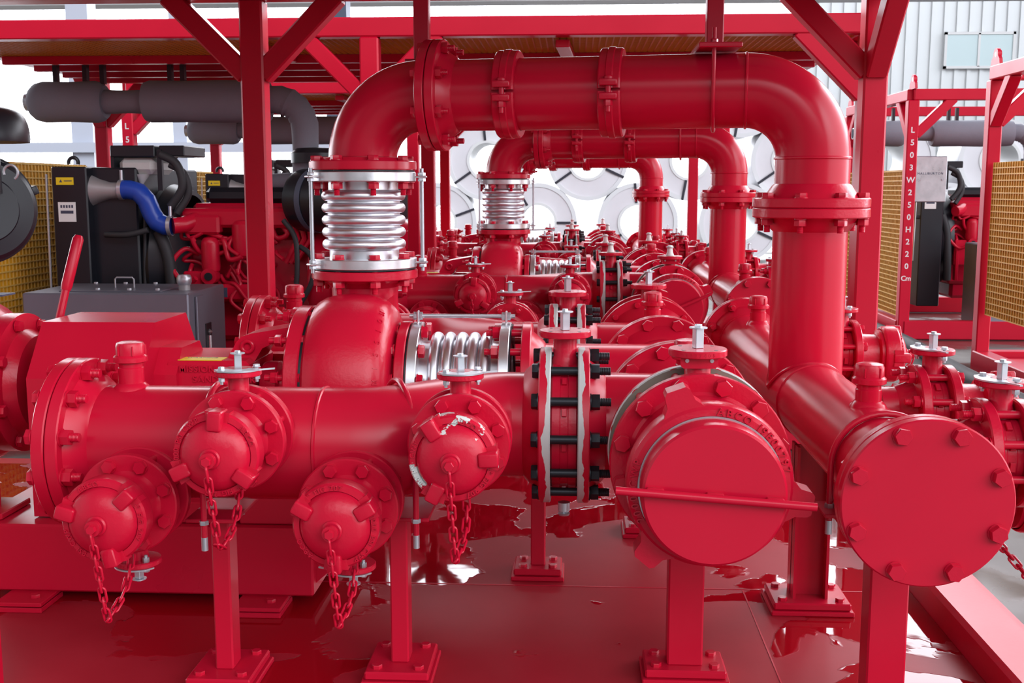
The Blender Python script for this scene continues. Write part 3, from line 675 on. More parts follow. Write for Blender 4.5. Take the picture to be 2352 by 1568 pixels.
    for yy, od, w in ((2.2095, 1, 'front'), (4.601, -1, 'rear')):
        b_ = thing('blind_flange', 'large round red blind flange on the %s end of the discharge manifold, {t}' % w, 'flange', (x, yy, z1))
        part(b_, 'plate', flange_me(8, blind=True), 'red', fr((x, yy-od*.0287, z1), V((0, -od, 0)), Z_))
        bolts(b_, 8, fr((x, yy, z1), V((0, -od, 0)), Z_) @ T(0, 0, .0), .0575, 'redc')
    for i, (by, lo) in enumerate([(2.34, 0), (2.56, 1), (2.79, 0), (3.08, 1), (3.74, 0)]):
        w = ['nearest the front blind flange', 'below the vent cap', 'beside the vent cap', 'in front of the riser', 'behind the riser'][i]
        bz = z1+(-.075 if lo else .07)
        part(t, 'branch_stub', pipe_me([(x+.06, by, bz), (.852, by, bz)], .0572, 36), 'red'); part(t, 'branch_flange', flange_me(4, True), 'redc', fr((.868, by, bz), X_, Z_))
        butterfly((.894, by, bz), (1, 0, 0), V((0, 0, -1 if lo else 1)), 4, 'small red butterfly valve, discharge branch %s, {t}' % w, group='branch valves')
        hose_union((.944, by, bz), X_, Z_, 4, 'red flanged hose adapter, discharge branch %s, {t}' % w, 'red dome cap, discharge branch %s, {t}' % w, [20, 50, -10, 70, -30][i], CAPTXT, chain_len=.16)

def supports(near):
    support((-.858, 2.606, 0), (.045, .065), (.16, .185), .43, 'red box post on bolted plate under front header near blind end, {t}', ubolt=((-.858, 2.61, .604), (1, 0), .145), top_wh=(.12, .2))
    support((-.43, 2.67, 0), (.045, .065), (.16, .19), .42, 'red post on bolted plate under the S-bend of front header, {t}', ubolt=((-.43, 2.672, .604), (1, .45), .145), top_wh=(.13, .19), top_off=(.02, 0))
    support((.284, 2.69, 0), (.088, .06), (.20, .13), .47, 'wide red flat post under the front union cap, {t}')
    support((-.107, 3.405, 0), (.046, .046), (.15, .13), .472, 'thin red post under the suction bellows line, {t}')
    support((.692, 3.18, 0), (.10, .09), (.22, .17), .485, 'red H-beam post under the discharge manifold riser, {t}', hbeam=True)
    support((.26, 3.86, 0), (.06, .06), (.15, .15), .472, 'red post under the rear suction spool, {t}')
    support((.722, 2.50, 0), (.088, .07), (.20, .13), .485, 'wide red box post right behind the front blind flange, {t}', ubolt=((.705, 2.50, .597), (0, 1), .118), top_wh=(.28, .11), top_off=(-.017, 0))
def skid_pipework(off, tag, sup=True):
    global OFF, TAG
    OFF = V(off); TAG = tag
    header(True); header(False); manifold_spools(); pump(); discharge_line()
    if sup: supports(True)
# ------------------------------------------------------------------ container frame, deck, engine
ZT = 2.048
def frame(label, x0=-3.8, x1=1.225, y0=2.46, y1=4.76, mid=-1.36, letters=None, mids=True, midf=None):
    t = thing('steel_gantry', label, 'frame', (x0, y0, -.18), 'skid frames')
    w = .1
    def post(x, y, nm='post'): return part(t, nm, mb(lambda b: b.box(x-w/2, x+w/2, y-w/2, y+w/2, -.17, ZT-.05, None, .008)), 'redf')
    def bm(p, q, nm, ww=w, hh=None): return part(t, nm, mb(lambda b: b.beam(p, q, ww, hh, .007)), 'redf')
    ps = {}
    for y in (y0, y1):
        mid_ = midf if (midf and y == y0) else mid
        for x in ([x0, mid_, x1] if mids else [x0, x1]): ps[x, y] = post(x, y)
        bm((x0, y, ZT), (x1, y, ZT), 'top_beam')
        for x in ([x0, mid_, x1] if mids else [x0, x1]):
            for sg in (-1, 1):
                if (x == x0 and sg < 0) or (x == x1 and sg > 0): continue
                bm((x+sg*.03, y, ZT-.36), (x+sg*.36, y, ZT-.03), 'corner_brace', .085)
    for x in (x0, x1):
        bm((x, y0, ZT), (x, y1, ZT), 'side_beam')
        for y, sg in ((y0, 1), (y1, -1)):
            bm((x, y+sg*.03, ZT-.36), (x, y+sg*.36, ZT-.03), 'corner_brace', .085)
            def eye(b):
                mm = fr((x, y, ZT+.05), X_, Z_)
                b.prism([(0, -.09), (.05, -.075)]+[(.085+.045*cos(a), .045*sin(a)) for a in [R(-100+20*i) for i in range(11)]]+[(.05, .075), (0, .09)], -.012, .012, mm)
                b.lathe([(.02, .012), (.034, .012), (.034, .022), (.02, .022)], 20, mm @ T(.085, 0, 0), closed=True)
            e = part(t, 'lifting_eye', mb(eye), 'redf')
            part(e, 'eye_hole', mb(lambda b: b.cyl(.02, -.0125, .0225, 18, fr((x, y, ZT+.05), X_, Z_) @ T(.085, 0, 0))), 'white')
    for y in (y0, y1): bm((x0, y, -.09), (x1, y, -.09), 'base_beam', .12, .17)
    for x in (x0, x1): bm((x, y0, -.09), (x, y1, -.09), 'base_beam', .12, .17)
    if letters:
        for (px, st, z, sz, dn, cm) in letters:
            def tx(b):
                mm = Matrix.Translation(V((px, y0-w/2-.0005, z))) @ Matrix.Rotation(pi/2, 4, 'X')
                line_text(b, st, sz, .0006, mm, down=.112)
                if cm: line_text(b, cm, sz*.9, .0006, mm @ T(0, -.112*len(st), 0), center=True, gap=.02)
            part(t, 'stencil_text', mb(tx), 'white', label='white stencilled letters')
    return t
def roof(label, x0=-3.75, x1=1.2, y0=2.52, y1=4.70, p=.036):
    g = ZT-.045
    def fn(b):
        n = int((x1-x0)/p)
        for i in range(n+1): b.box(x0+i*p-.004, x0+i*p+.004, y0, y1, g, g+.042)
        n = int((y1-y0)/p)
        for i in range(n+1): b.box(x0, x1, y0+i*p-.004, y0+i*p+.004, g+.0005, g+.0415)
    t = thing('roof_grating', label, 'grating', (x0, y0, g-.06), 'roof gratings')
    part(t, 'grating_panel', mb(fn), 'orange')
    for dy in (.70, 1.10, 1.50, 1.90):
        y = y0+dy
        part(t, 'roof_joist', mb(lambda b: b.box(x0+.01, x1-.01, y-.025, y+.025, g-.05, g-.001, None, .004)), 'redf')
    for x in (-2.0, -.35):
        part(t, 'roof_rail', mb(lambda b: b.beam((x, y0+.02, g-.03), (x+.03, y0+.66, g-.03), .075, .04, .004)), 'redf')
def panel(label, x, ya, yb, z0=.02, z1=1.38, p=.045, back=1):
    def fn(b):
        n = int((yb-ya)/p)
        for i in range(n+1): b.box(x-.012, x+.012, ya+i*p-.0028, ya+i*p+.0028, z0, z1)
        n = int((z1-z0)/p)
        for i in range(n+1): b.box(x-.0125, x+.0125, ya, yb, z0+i*p-.004, z0+i*p+.004)
    t = thing('side_grating', label, 'grating', (x, (ya+yb)/2, z0), 'side gratings')
    part(t, 'grating_panel', mb(fn), 'grid')
    part(t, 'panel_back', mb(lambda b: b.box(x-.004, x+.004, ya, yb, z0, z1)), 'amber')
def engine_set(core=True, dx=0):
    global OFF
    o0 = OFF.copy()
    t = thing('radiator', 'black radiator with yellow warning label and white sticker, {t}', 'radiator', (-2.85, 6.95, 0), 'engine radiators')
    if core: part(t, 'core_box', mb(lambda b: b.box(-3.0, -2.70, 6.78, 7.9, .1, 1.34, None, .01)), 'black')
    part(t, 'side_plate', mb(lambda b: b.box(-3.20, -2.98, 6.70, 7.95, .05, 1.345, None, .008)), 'black')
    part(t, 'fan_shroud', mb(lambda b: b.lathe([(.50, 0), (.52, .05), (.48, .16), (.45, .16), (.45, 0)], 48, fr((-2.70 if core else -2.98, 7.3, .72), X_, Z_), closed=True)), 'black')
    part(t, 'lifting_lug', mb(lambda b: b.tube(arc((-3.06, 6.71, 1.37), X_, Z_, .03, -20, 200, 12), .012, 8)), 'black')
    part(t, 'edge_rail', mb(lambda b: b.tube([(-3.24, 6.72, 1.3), (-3.25, 6.72, .5)], .008, 8)), 'zinc')
    lab = lambda x0, x1, z0, z1, mat, nm, y=6.699: part(t, nm, mb(lambda b: b.box(x0, x1, y-.002, y, z0, z1)), mat)
    wlb = lab(-3.17, -3.06, 1.235, 1.28, 'yellow', 'warning_label'); stk = lab(-3.165, -3.055, 1.01, 1.13, 'white', 'sticker'); 
    part(stk, 'sticker_print', mb(lambda b: ([b.box(-3.15+.017*i, -3.139+.017*i, 6.696, 6.697, 1.095, 1.112) for i in range(5)], b.box(-3.15, -3.07, 6.696, 6.697, 1.060, 1.078))), 'ink')
    part(wlb, 'warning_print', mb(lambda b: (b.prism([(-3.15, 1.25), (-3.13, 1.25), (-3.14, 1.268)], -6.6969, -6.696, Matrix(((1, 0, 0, 0), (0, 0, -1, 0), (0, 1, 0, 0), (0, 0, 0, 1)))), b.box(-3.12, -3.07, 6.696, 6.697, 1.256, 1.261))), 'ink')
    if core: part(t, 'outlet_casting', mb(lambda b: b.tube([(-2.98, 6.80, 1.20), (-2.93, 6.78, 1.2), (-2.86, 6.77, 1.2), (-2.80, 6.77, 1.2)], [.10, .07, .05, .048], 20)), 'alu')
    if core:
        h = thing('charge_hose', 'bright blue silicone hose at the radiator of the {t}', 'hose', (-2.6, 6.75, 1.1))
        pts = [(-2.80, 6.77, 1.205), (-2.74, 6.765, 1.205), (-2.68, 6.76, 1.19), (-2.63, 6.75, 1.14), (-2.60, 6.75, 1.06), (-2.57, 6.75, 1.01), (-2.52, 6.75, .985), (-2.47, 6.75, .985)]
        pp = []
        for a, b_ in zip(pts, pts[1:]): pp += [V(a).lerp(V(b_), i/3) for i in range(3)]
        part(h, 'tube', pipe_me(pp, .058, 24), 'blue')
        for q, w in ((V((-2.79, 6.77, 1.205)), X_), (V((-2.485, 6.75, .985)), X_)):
            part(h, 'clamp', mb(lambda b: (b.lathe([(.058, -.012), (.062, -.012), (.062, .012), (.058, .012)], 28, fr(q, w), closed=True), b.cyl(.011, .05, .12, 10, Matrix.Translation(q)))), 'zinc')
    OFF = o0+V((dx, 0, 0))
    e = thing('diesel_engine', 'red diesel engine with canister filters and hoses under the roof of the {t}', 'engine', (-2.0, 7.1, .1), 'diesel engines')
    P_ = lambda nm, fn, mat='redc': part(e, nm, mb(fn, 'eng'), mat)
    P_('block', lambda b: (b.box(-2.45, -1.62, 6.95, 7.5, .25, .92, None, .03), b.box(-2.40, -1.70, 7.0, 7.45, .10, .27, None, .03)))
    P_('cylinder_head', lambda b: b.box(-2.42, -1.66, 6.97, 7.45, .92, 1.12, None, .02))
    P_('rocker_cover', lambda b: b.box(-2.35, -1.72, 7.0, 7.4, 1.12, 1.22, None, .03), 'black')
    P_('intake_manifold', lambda b: (b.box(-2.46, -1.75, 6.84, 6.97, .97, 1.09, None, .02), b.box(-2.42, -2.2, 6.80, 6.9, .93, 1.05, None, .015), b.tube([(-2.47, 6.75, .985), (-2.42, 6.78, .99), (-2.36, 6.86, 1.02)], .05, 16)))
    def filt(cx, cz, r, h, cy=6.86):
        return lambda b: b.lathe([(0, -h/2), (r*.6, -h/2), (r*.92, -h*.42), (r, -h*.3), (r, h*.3), (r*.95, h*.38), (r*.7, h*.47), (.3*r, h*.5), (0, h*.5)], 28, T(cx, cy, cz))
    P_('fuel_filter', filt(-2.06, .90, .075, .24)); P_('oil_filter', filt(-2.27, .80, .058, .23, 6.84))
    P_('filter_valve', lambda b: (b.cyl(.05, 0, .08, 20, fr((-2.27, 6.86, .67), -Y_)),))
    P_('filter_valve_cap', lambda b: b.cyl(.025, .078, .09, 16, fr((-2.27, 6.86, .67), -Y_)), 'bolt')
    P_('control_unit', lambda b: b.box(-2.27, -1.95, 6.80, 6.86, .51, .62, None, .02))
    P_('unit_label', lambda b: b.box(-2.26, -2.16, 6.797, 6.7995, .54, .60), 'ink')
    P_('engine_bracket', lambda b: (b.box(-2.44, -2.32, 6.8, 6.9, .45, .70, None, .01), b.box(-2.43, -2.40, 6.78, 6.85, .3, .6, None, .004)))
    rnd = random.Random(3)
    for i in range(26):
        x, z = rnd.uniform(-2.42, -1.8), rnd.uniform(.45, 1.05); q = [V((x, 6.88, z))]
        for k in range(4): q.append(q[-1]+V((rnd.uniform(-.08, .12), rnd.uniform(-.05, .03), rnd.uniform(-.12, .08))))
        pts = []
        for k in range(len(q)-1):
            a, b_, c, d = q[max(k-1, 0)], q[k], q[k+1], q[min(k+2, len(q)-1)]
            pts += [.5*((2*b_)+(c-a)*f+(2*a-5*b_+4*c-d)*f*f+(3*b_-a-3*c+d)*f**3) for f in [j/6 for j in range(6)]]
        P_('fuel_line', lambda b: b.tube(pts, rnd.uniform(.008, .018), 14))
    for i in range(16):
        x, z = rnd.uniform(-2.42, -1.66), rnd.uniform(.35, 1.1); P_('engine_boss', lambda b: (b.cyl(.022, 0, .05, 14, fr((x, 6.95, z), -Y_)), b.hexa(.014, .05, .066, fr((x, 6.95, z), -Y_))))
    P_('turbo_pipe', lambda b: b.tube([(-1.95, 7.1, 1.25), (-1.75, 7.05, 1.26), (-1.55, 7.05, 1.26), (-1.40, 7.05, 1.26)], .055, 18), 'grey')
    P_('wiring_harness', lambda b: [b.tube([(-1.80+.04*k, 6.93, 1.2), (-1.76+.05*k, 6.88, 1.05), (-1.72+.04*k, 6.86, .9), (-1.80+.03*k, 6.87, .75)], .018, 10) for k in range(3)])
    P_('flywheel_housing', lambda b: (b.lathe([(0, -1.64), (.36, -1.64), (.38, -1.60), (.38, -1.50), (.30, -1.42), (.24, -1.30), (.24, -1.1), (0, -1.1)], 48, fr((0, 7.1, .62), X_, Z_)), b.box(-1.62, -1.2, 6.86, 7.3, .2, .8, None, .02)))
    for i in range(10): P_('housing_bolt', lambda b: b.hexa(.022, 0, .02, fr((-1.55+.12*(i % 3), 6.858, .3+.11*(i//3)), -Y_)))
    P_('white_filter', lambda b: b.cyl(.05, .5, .74, 24, T(-1.60, 6.80, 0)), 'white')
    P_('filter_print', lambda b: line_text(b, 'VO', .035, .001, Matrix.Translation(V((-1.615, 6.749, .66))) @ Matrix.Rotation(pi/2, 4, 'X')), 'ink')
    def hose(pts, r, mat='rubber', nm='cooling_hose'):
        q = []
        P = [V(p) for p in pts]; P = [P[0]]+P+[P[-1]]
        for i in range(1, len(P)-2):
            for j in range(6):
                s_ = j/6; a, b_, c, d = P[i-1], P[i], P[i+1], P[i+2]
                q.append(.5*((2*b_)+(c-a)*s_+(2*a-5*b_+4*c-d)*s_*s_+(3*b_-a-3*c+d)*s_**3))
        q.append(P[-1]); P_(nm, lambda b: b.tube(q, r, 16), mat)
    hose([(-2.90, 6.75, .93), (-2.75, 6.72, .93), (-2.62, 6.73, .96)], .018); hose([(-2.58, 6.8, .95), (-2.53, 6.8, .8), (-2.51, 6.8, .6), (-2.50, 6.8, .3)], .038)
    hose([(-2.66, 6.8, 1.1), (-2.68, 6.8, .7), (-2.69, 6.8, .3)], .011); hose([(-2.55, 6.8, 1.42), (-2.45, 6.8, 1.36), (-2.42, 6.8, 1.22), (-2.5, 6.8, 1.1)], .026); hose([(-2.5, 6.82, 1.36), (-2.41, 6.82, 1.3), (-2.39, 6.82, 1.18), (-2.46, 6.8, 1.06)], .022)
    hose([(-1.78, 6.75, 1.02), (-1.70, 6.72, .9), (-1.70, 6.72, .65), (-1.74, 6.74, .5)], .016); hose([(-1.68, 6.74, .86), (-1.60, 6.70, .8), (-1.60, 6.70, .65), (-1.72, 6.72, .45)], .016)
    x_ = thing('expansion_tank', 'black framed translucent coolant tank above the engine of the {t}', 'tank', (-2.65, 6.95, 1.3))
    part(x_, 'cover_frame', mb(lambda b: (b.box(-2.86, -2.58, 6.78, 7.2, 1.405, 1.475, None, .006), b.box(-2.86, -2.84, 6.79, 7.2, 1.28, 1.41), b.box(-2.56, -2.40, 6.8, 7.2, 1.41, 1.475, None, .006), b.box(-2.57, -2.54, 6.79, 6.82, 1.2, 1.45))), 'black')
    part(x_, 'reservoir', mb(lambda b: (b.box(-2.82, -2.59, 6.80, 7.15, 1.30, 1.40, None, .03), b.lathe([(0, -.06), (.01, -.06), (.05, 0), (0, 0)], 16, T(-2.69, 6.84, 1.30)))), 'plastic')
    a = thing('air_filter', 'black round air filter housing at the engine of the {t}', 'air filter', (-1.5, 6.7, 1.14))
    part(a, 'drum', mb(lambda b: b.lathe([(0, -.03), (.17, -.03), (.19, -.01), (.195, .02), (.195, .34), (.215, .36), (.215, .40), (.20, .42), (.12, .43), (0, .43)], 48, fr((-1.68, 6.9, 1.14), V((.85, -.5, 0)), Z_))), 'black')
    part(a, 'intake_hood', mb(lambda b: b.lathe([(0, 0), (.15, 0), (.15, .06), (.12, .09), (0, .10)], 32, T(-1.62, 6.95, 1.37))), 'black')
    part(a, 'mount_band', mb(lambda b: b.lathe([(.196, .1), (.2, .1), (.2, .14), (.196, .14)], 48, fr((-1.68, 6.9, 1.14), V((.85, -.5, 0)), Z_), closed=True)), 'dark')
    m_ = thing('exhaust_muffler', 'grey lagged exhaust muffler hung below the roof of the {t}', 'muffler', (-2.6, 6.95, 1.75), 'lagged exhausts')
    mx = fr((0, 6.95, 1.75), X_, Z_)
    part(m_, 'rear_drum', mb(lambda b: b.lathe([(0, -3.40), (.09, -3.41), (.115, -3.38), (.127, -3.33), (.124, -3.15), (.129, -3.0), (.12, -2.965), (.10, -2.94), (0, -2.94)], 40, mx)), 'grey')
    part(m_, 'neck', mb(lambda b: b.lathe([(.075, -2.95), (.07, -2.80), (.075, -2.66)], 32, mx)), 'grey')
    part(m_, 'front_drum', mb(lambda b: b.lathe([(0, -2.68), (.12, -2.68), (.13, -2.65), (.127, -2.4), (.131, -2.2), (.127, -1.95), (.12, -1.9), (0, -1.88)], 40, mx)), 'grey')
    el = [(-1.95, 6.95, 1.76), (-1.86, 6.95, 1.76)]+arc((-1.86, 6.95, 1.58), X_, Z_, .18, 90, 0, 10)[1:]+[(-1.68, 6.95, 1.45), (-1.685, 6.95, 1.3), (-1.69, 6.95, 1.2)]
    part(m_, 'down_pipe', mb(lambda b: b.tube(el, [.085, .083, .088, .082, .09, .083, .089, .083, .088, .083, .086, .083, .08, .08, .082][:len(el)], 22)), 'grey')
    part(m_, 'tail_cap', mb(lambda b: b.lathe([(.05, -3.45), (.055, -3.45), (.055, -3.39), (.05, -3.39)], 24, mx, closed=True)), 'zinc')
    for x in (-3.25, -3.06, -2.95, -2.52, -2.44):
        part(m_, 'hanger_strap', mb(lambda b: b.box(x-.014, x+.014, 6.93, 6.97, 1.86, 2.0)), 'black')
def fuel_tank():
    t = thing('fuel_tank', 'grey stainless fuel tank with bolted lid and chrome cap, {t}', 'tank', (-2.56, 6.2, 0))
    part(t, 'shell', mb(lambda b: b.box(-3.03, -2.10, 5.92, 6.55, .0, .645, None, .008)), 'tank')
    lid_ = part(t, 'lid', mb(lambda b: b.box(-2.86, -2.28, 6.0, 6.45, .645, .652, None, .002)), 'tank')
    for x in (-2.83, -2.65, -2.47, -2.31):
        for y in (6.03, 6.42): part(lid_, 'lid_bolt', bolt_me(8, .01, False), 'zinc', T(x, y, .65) @ Matrix.Scale(.7, 4))
    part(lid_, 'lid_handle', mb(lambda b: b.tube([(-2.62, 6.2, .65), (-2.62, 6.2, .70), (-2.61, 6.2, .71), (-2.52, 6.2, .71), (-2.51, 6.2, .70), (-2.51, 6.2, .65)], .005, 10)), 'zinc')
    fnk = part(t, 'filler_neck', mb(lambda b: b.cyl(.032, .645, .675, 24, T(-2.20, 6.15, 0))), 'alu')
    part(fnk, 'filler_cap', mb(lambda b: b.lathe([(0, .675), (.035, .675), (.042, .69), (.042, .715), (.034, .73), (0, .732)], 12, T(-2.20, 6.15, 0))), 'zinc', label='chrome filler cap')
    part(t, 'end_rib', mb(lambda b: b.box(-2.099, -2.085, 6.02, 6.14, .02, .62, None, .003)), 'tank')
    part(t, 'sight_gauge', mb(lambda b: (b.box(-2.099, -2.088, 6.16, 6.26, .05, .45, None, .002),)), 'bolt')
    part(t, 'gauge_tube', mb(lambda b: (b.cyl(.012, .08, .38, 12, T(-2.085, 6.21, 0)), b.lathe([(0, -.018), (.018, 0), (0, .018)], 14, T(-2.085, 6.21, .40)))), 'silver')
def near_engine():
    """what shows of the nearest skid's own engine at the picture's edge"""
    t = thing('air_filter', 'large black ribbed air filter drum beside the yellow grating, {t}', 'air filter', (-1.75, 3.4, 1.15))
    m = fr((-1.85, 3.42, 1.15), V((.70, -.71, 0)), Z_)
    part(t, 'drum', mb(lambda b: b.lathe([(0, 0), (.10, .0), (.105, -.006), (.15, -.01), (.163, -.02), (.168, -.05), (.176, -.052), (.176, -.06), (.17, -.064), (.172, -.13), (.178, -.135), (.178, -.145), (.17, -.15), (.165, -.3), (0, -.3)], 56, m)), 'black')
    for a in (15, 75, 165, 290): part(t, 'clip', mb(lambda b: b.box(.165, .186, -.014, .014, -.12, -.03, RZ(R(a)), .004)), 'black', m)
    part(t, 'wire_loop', mb(lambda b: b.tube(arc((-1.70, 3.3, 1.265), X_, Z_, .022, -60, 200, 12), .004, 8)), 'zinc')
    t = thing('intake_hood', 'black rain hood of the air intake at the picture edge, {t}', 'hood', (-1.8, 3.4, 1.37))
    part(t, 'hood', mb(lambda b: b.lathe([(0, 1.36), (.158, 1.36), (.16, 1.37), (.159, 1.39), (.155, 1.415), (.148, 1.434), (.137, 1.449), (.12, 1.459), (.09, 1.467), (.06, 1.47), (0, 1.471)], 48, T(-1.87, 3.42, 0))), 'black')
    part(t, 'hood_stem', mb(lambda b: b.cyl(.06, 1.2, 1.36, 24, T(-1.86, 3.42, 0))), 'black')
    t = thing('bell_housing', 'red round gearbox housing beside the coupling guard, {t}', 'housing', (-1.75, 3.4, .24))
    mx = fr((0, 3.405, .604), X_, Z_)
    part(t, 'housing', mb(lambda b: b.lathe([(0, -2.2), (.30, -2.2), (.30, -1.95), (.25, -1.85), (.215, -1.80), (.22, -1.795), (.22, -1.74), (.17, -1.735), (.15, -1.70), (.09, -1.69), (0, -1.69)], 56, mx)), 'redc')
    for i in range(8): part(t, 'housing_bolt', bolt_me(8, .02, False), 'redc', mx @ RZ(i*pi/4+.3) @ T(.195, 0, -1.745))
    part(t, 'support_leg', mb(lambda b: (b.box(-1.90, -1.74, 3.15, 3.2, .24, .58, None, .004), b.box(-1.92, -1.70, 3.12, 3.3, .236, .255, None, .003))), 'redf')
    part(t, 'data_plate', mb(lambda b: b.box(-1.92, -1.74, 3.28, 3.36, .89, .895)), 'ink')
    part(t, 'drive_shaft', mb(lambda b: b.cyl(.05, -1.70, -1.60, 24, mx)), 'redc')
    t = thing('clutch_lever', 'red clutch lever with round grip standing behind the coupling guard, {t}', 'lever', (-1.68, 3.55, .6))
    part(t, 'arm', mb(lambda b: b.tube([(-1.72, 3.5, .62), (-1.668, 3.56, .90)], .013, 10)), 'redf'); part(t, 'grip', mb(lambda b: b.tube([(-1.671, 3.557, .885), (-1.668, 3.56, .90), (-1.640, 3.60, 1.05), (-1.638, 3.603, 1.062)], [.015, .018, .018, .012], 16)), 'redf')
def deck(label, x0=-3.74, x1=1.03, y0=1.9, y1=4.70, edge=True):
    t = thing('skid_deck', label, 'deck', (-1.3, 3.3, -.03), 'skid decks')
    part(t, 'deck_plate', mb(lambda b: b.box(x0, x1, y0, y1, -.03, .0)), 'deck')
    part(t, 'edge_channel', mb(lambda b: b.box(x1+.001, x1+.15, y0, y1, -.17, .085, None, .012)), 'redf')
    part(t, 'plate_seam', mb(lambda b: (b.box(x0+.1, x1-.02, 3.295, 3.30, -.001, .0012), b.box(.52, .524, y0, 3.29, -.001, .0012))), 'redf')
# ------------------------------------------------------------------ place everything
def at(o, tag):
    global OFF, TAG
    OFF = V(o); TAG = tag
L_POST = [(-3.8, 'L503W250H220', 1.735, .072, 1, 'Cm')]
U2 = (.23, 3.49, 0); U3 = (0, 7.05, 0)
skid_pipework((0, 0, 0), 'near skid')
deck('wet red steel deck under the pipework of the near skid, with puddles'); frame('red steel frame with braced posts around the near skid', midf=-1.435); roof('orange roof grating over the near skid, above the picture')
near_engine()
skid_pipework(U2, 'second skid', False)
at((.28, 3.49, 0), 'second skid')
deck('red deck of the second skid in the middle distance', y0=2.4); frame('red frame with long top beam over the second skid', letters=[(-3.8, 'L503W250H220', 1.735, .072, 1, 'Cm')]); roof('orange roof grating over the second skid and its engine')
at((0, 0, 0), 'second skid'); engine_set(); fuel_tank(); panel('yellow orange side grating behind the black air filter drum, second skid', -3.56, 5.95, 8.0)
skid_pipework(U3, 'rear skid', False)
at((0, 6.98, 0), 'rear skid')
deck('red deck of the rear skid', y0=2.4); frame('red frame of the rear skid in front of the steel coils', letters=[(-3.8, 'L503W250H220', 1.735, .072, 1, 'Cm'), (1.25, 'WE', 1.74, .072, 1, None)]); roof('orange roof grating over the rear skid')
at((-.23, 3.55, 0), 'rear skid'); engine_set(); panel('yellow orange side grating at the far end of the rear skid', -3.56, 5.95, 8.0)
# the neighbouring row beyond the aisle
at((6.85, 7.98, 0), 'aisle skid')
frame('red frame with stencilled corner post across the aisle', letters=L_POST, mids=False)
at((6.6, 4.5, 0), 'aisle skid'); engine_set(False, -.38); at((6.72, 4.5, 0), 'aisle skid'); panel('yellow orange side grating behind the stencilled corner post', -3.66, 5.98, 8.2)
t = thing('aisle_tank', 'dark grey stainless tank in front of the engine across the aisle', 'tank', (-2.9, 5.95, 0))
part(t, 'shell', mb(lambda b: b.box(-2.98, -2.3, 5.90, 6.4, -.05, .70, None, .01)), 'tank')
t = thing('control_cabinet', 'light grey control cabinet with printed name beside the stencilled post', 'cabinet', (-3.48, 5.98, 1.1))
part(t, 'cabinet_body', mb(lambda b: b.box(-3.64, -3.335, 5.93, 6.15, 1.085, 1.50, None, .006)), 'tank'); dr_ = part(t, 'door', mb(lambda b: b.box(-3.635, -3.34, 5.922, 5.929, 1.09, 1.495, None, .002)), 'silver')
part(dr_, 'lettering', mb(lambda b: line_text(b, 'HALLIBURTON', .028, .0006, Matrix.Translation(V((-3.487, 5.921, 1.345))) @ Matrix.Rotation(pi/2, 4, 'X'), center=True, gap=.2)), 'ink')
part(dr_, 'latch', mb(lambda b: b.cyl(.012, 0, .008, 16, fr((-3.375, 5.922, 1.29), -Y_))), 'zinc')
at((6.88, 3.72, 0), 'aisle skid')
frame('red frame with lifting eye nearest across the aisle', letters=None, mids=False, y1=4.80)
panel('yellow orange side grating of the nearest frame across the aisle', -3.80, 2.6, 4.72, .28, 1.40)
t = thing('deck_plate', 'pale floor plate inside the nearest frame across the aisle', 'plate', (-1.5, 3.6, -.05))
part(t, 'plate', mb(lambda b: b.box(-3.7, 1.0, 2.55, 4.7, -.08, -.05)), 'redf')
at((0, 0, 0), '')
h = solo('rubber_hose', 'thick black rubber hose lying on the ground along the aisle', 'hose', mb(lambda b: b.tube([(2.86+.05*sin(i*.6), 3.6+.5*i, -.12) for i in range(17)], .058, 16)), 'rubber', (0, 0, 0))
# background
def coil(x, z, y, r, label, rot):
    t = thing('steel_coil', label, 'steel coil', (x, y, z-r), 'steel coils')
    m = fr((x, y, z), -Y_, Z_); m = m @ RZ(R(rot))
    part(t, 'coil_body', mb(lambda b: b.lathe([(r*.5, -1.3), (r, -1.3), (r, 0), (r*.9, .0), (r*.7, -.01), (r*.5, .0)], 72, closed=True)), 'coil', m)
    def guard(b):
        pr = []; n = 144; vs = []; fs = []
        for i in range(n):
            a = 2*pi*i/n; q = .012+(.0035 if i % 2 else 0)
            for rr, z in ((r*.90, -.01), (r*1.004, -.06), (r*1.004, q), (r*.90, q)): vs.append((rr*cos(a), rr*sin(a), z))
        for i in range(n):
            k = (i+1) % n
            for j in range(4): fs.append((i*4+j, i*4+(j+1) % 4, k*4+(j+1) % 4, k*4+j))
        b.add(vs, fs)
    part(t, 'edge_guard', mb(guard), 'coilrim', m)
    part(t, 'bore_sleeve', mb(lambda b: b.lathe([(r*.44, -1.3), (r*.5, -1.3), (r*.51, .012), (r*.44, .012)], 56, closed=True)), 'white', m)
    for a in (30, 150, 270): part(t, 'strap', mb(lambda b: b.box(r*.5, r*1.006, -.022, .022, .0, .024)), 'strap', m @ RZ(R(a)))
YC = 21.; rc = .74
rows = [(.56, [-2.58, -.70, 1.18, 3.06, 4.94, 6.82, 8.7]), (1.715, [-1.64, .24, 2.12, 4.0, 5.88, 7.76]), (2.87, [-.70, 1.18, 3.06])]
nm = ['bottom', 'second', 'top']; orn = ['first', 'second', 'third', 'fourth', 'fifth', 'sixth', 'seventh']
for ri, (z, xs) in enumerate(rows):
    for i, x in enumerate(xs): coil(x, z, YC+random.uniform(-.12, .12), rc, 'silver steel coil in the %s layer of the stack, %s from the engine side' % (nm[ri], orn[i]), random.choice([0, 20, 60, 90, 95]))
at((0, 0, 0), '')
structure('ground', mb(lambda b: b.box(-60, 60, -20, 80, -.3, -.18)), 'ground')
def wall(b):
    b.box(6, 40, 32, 32.3, -.18, 9)
    for i in range(100): b.box(6+.34*i, 6.1+.34*i, 31.96, 32.0, -.18, 9)
w = structure('wall_back', mb(wall), 'bg')
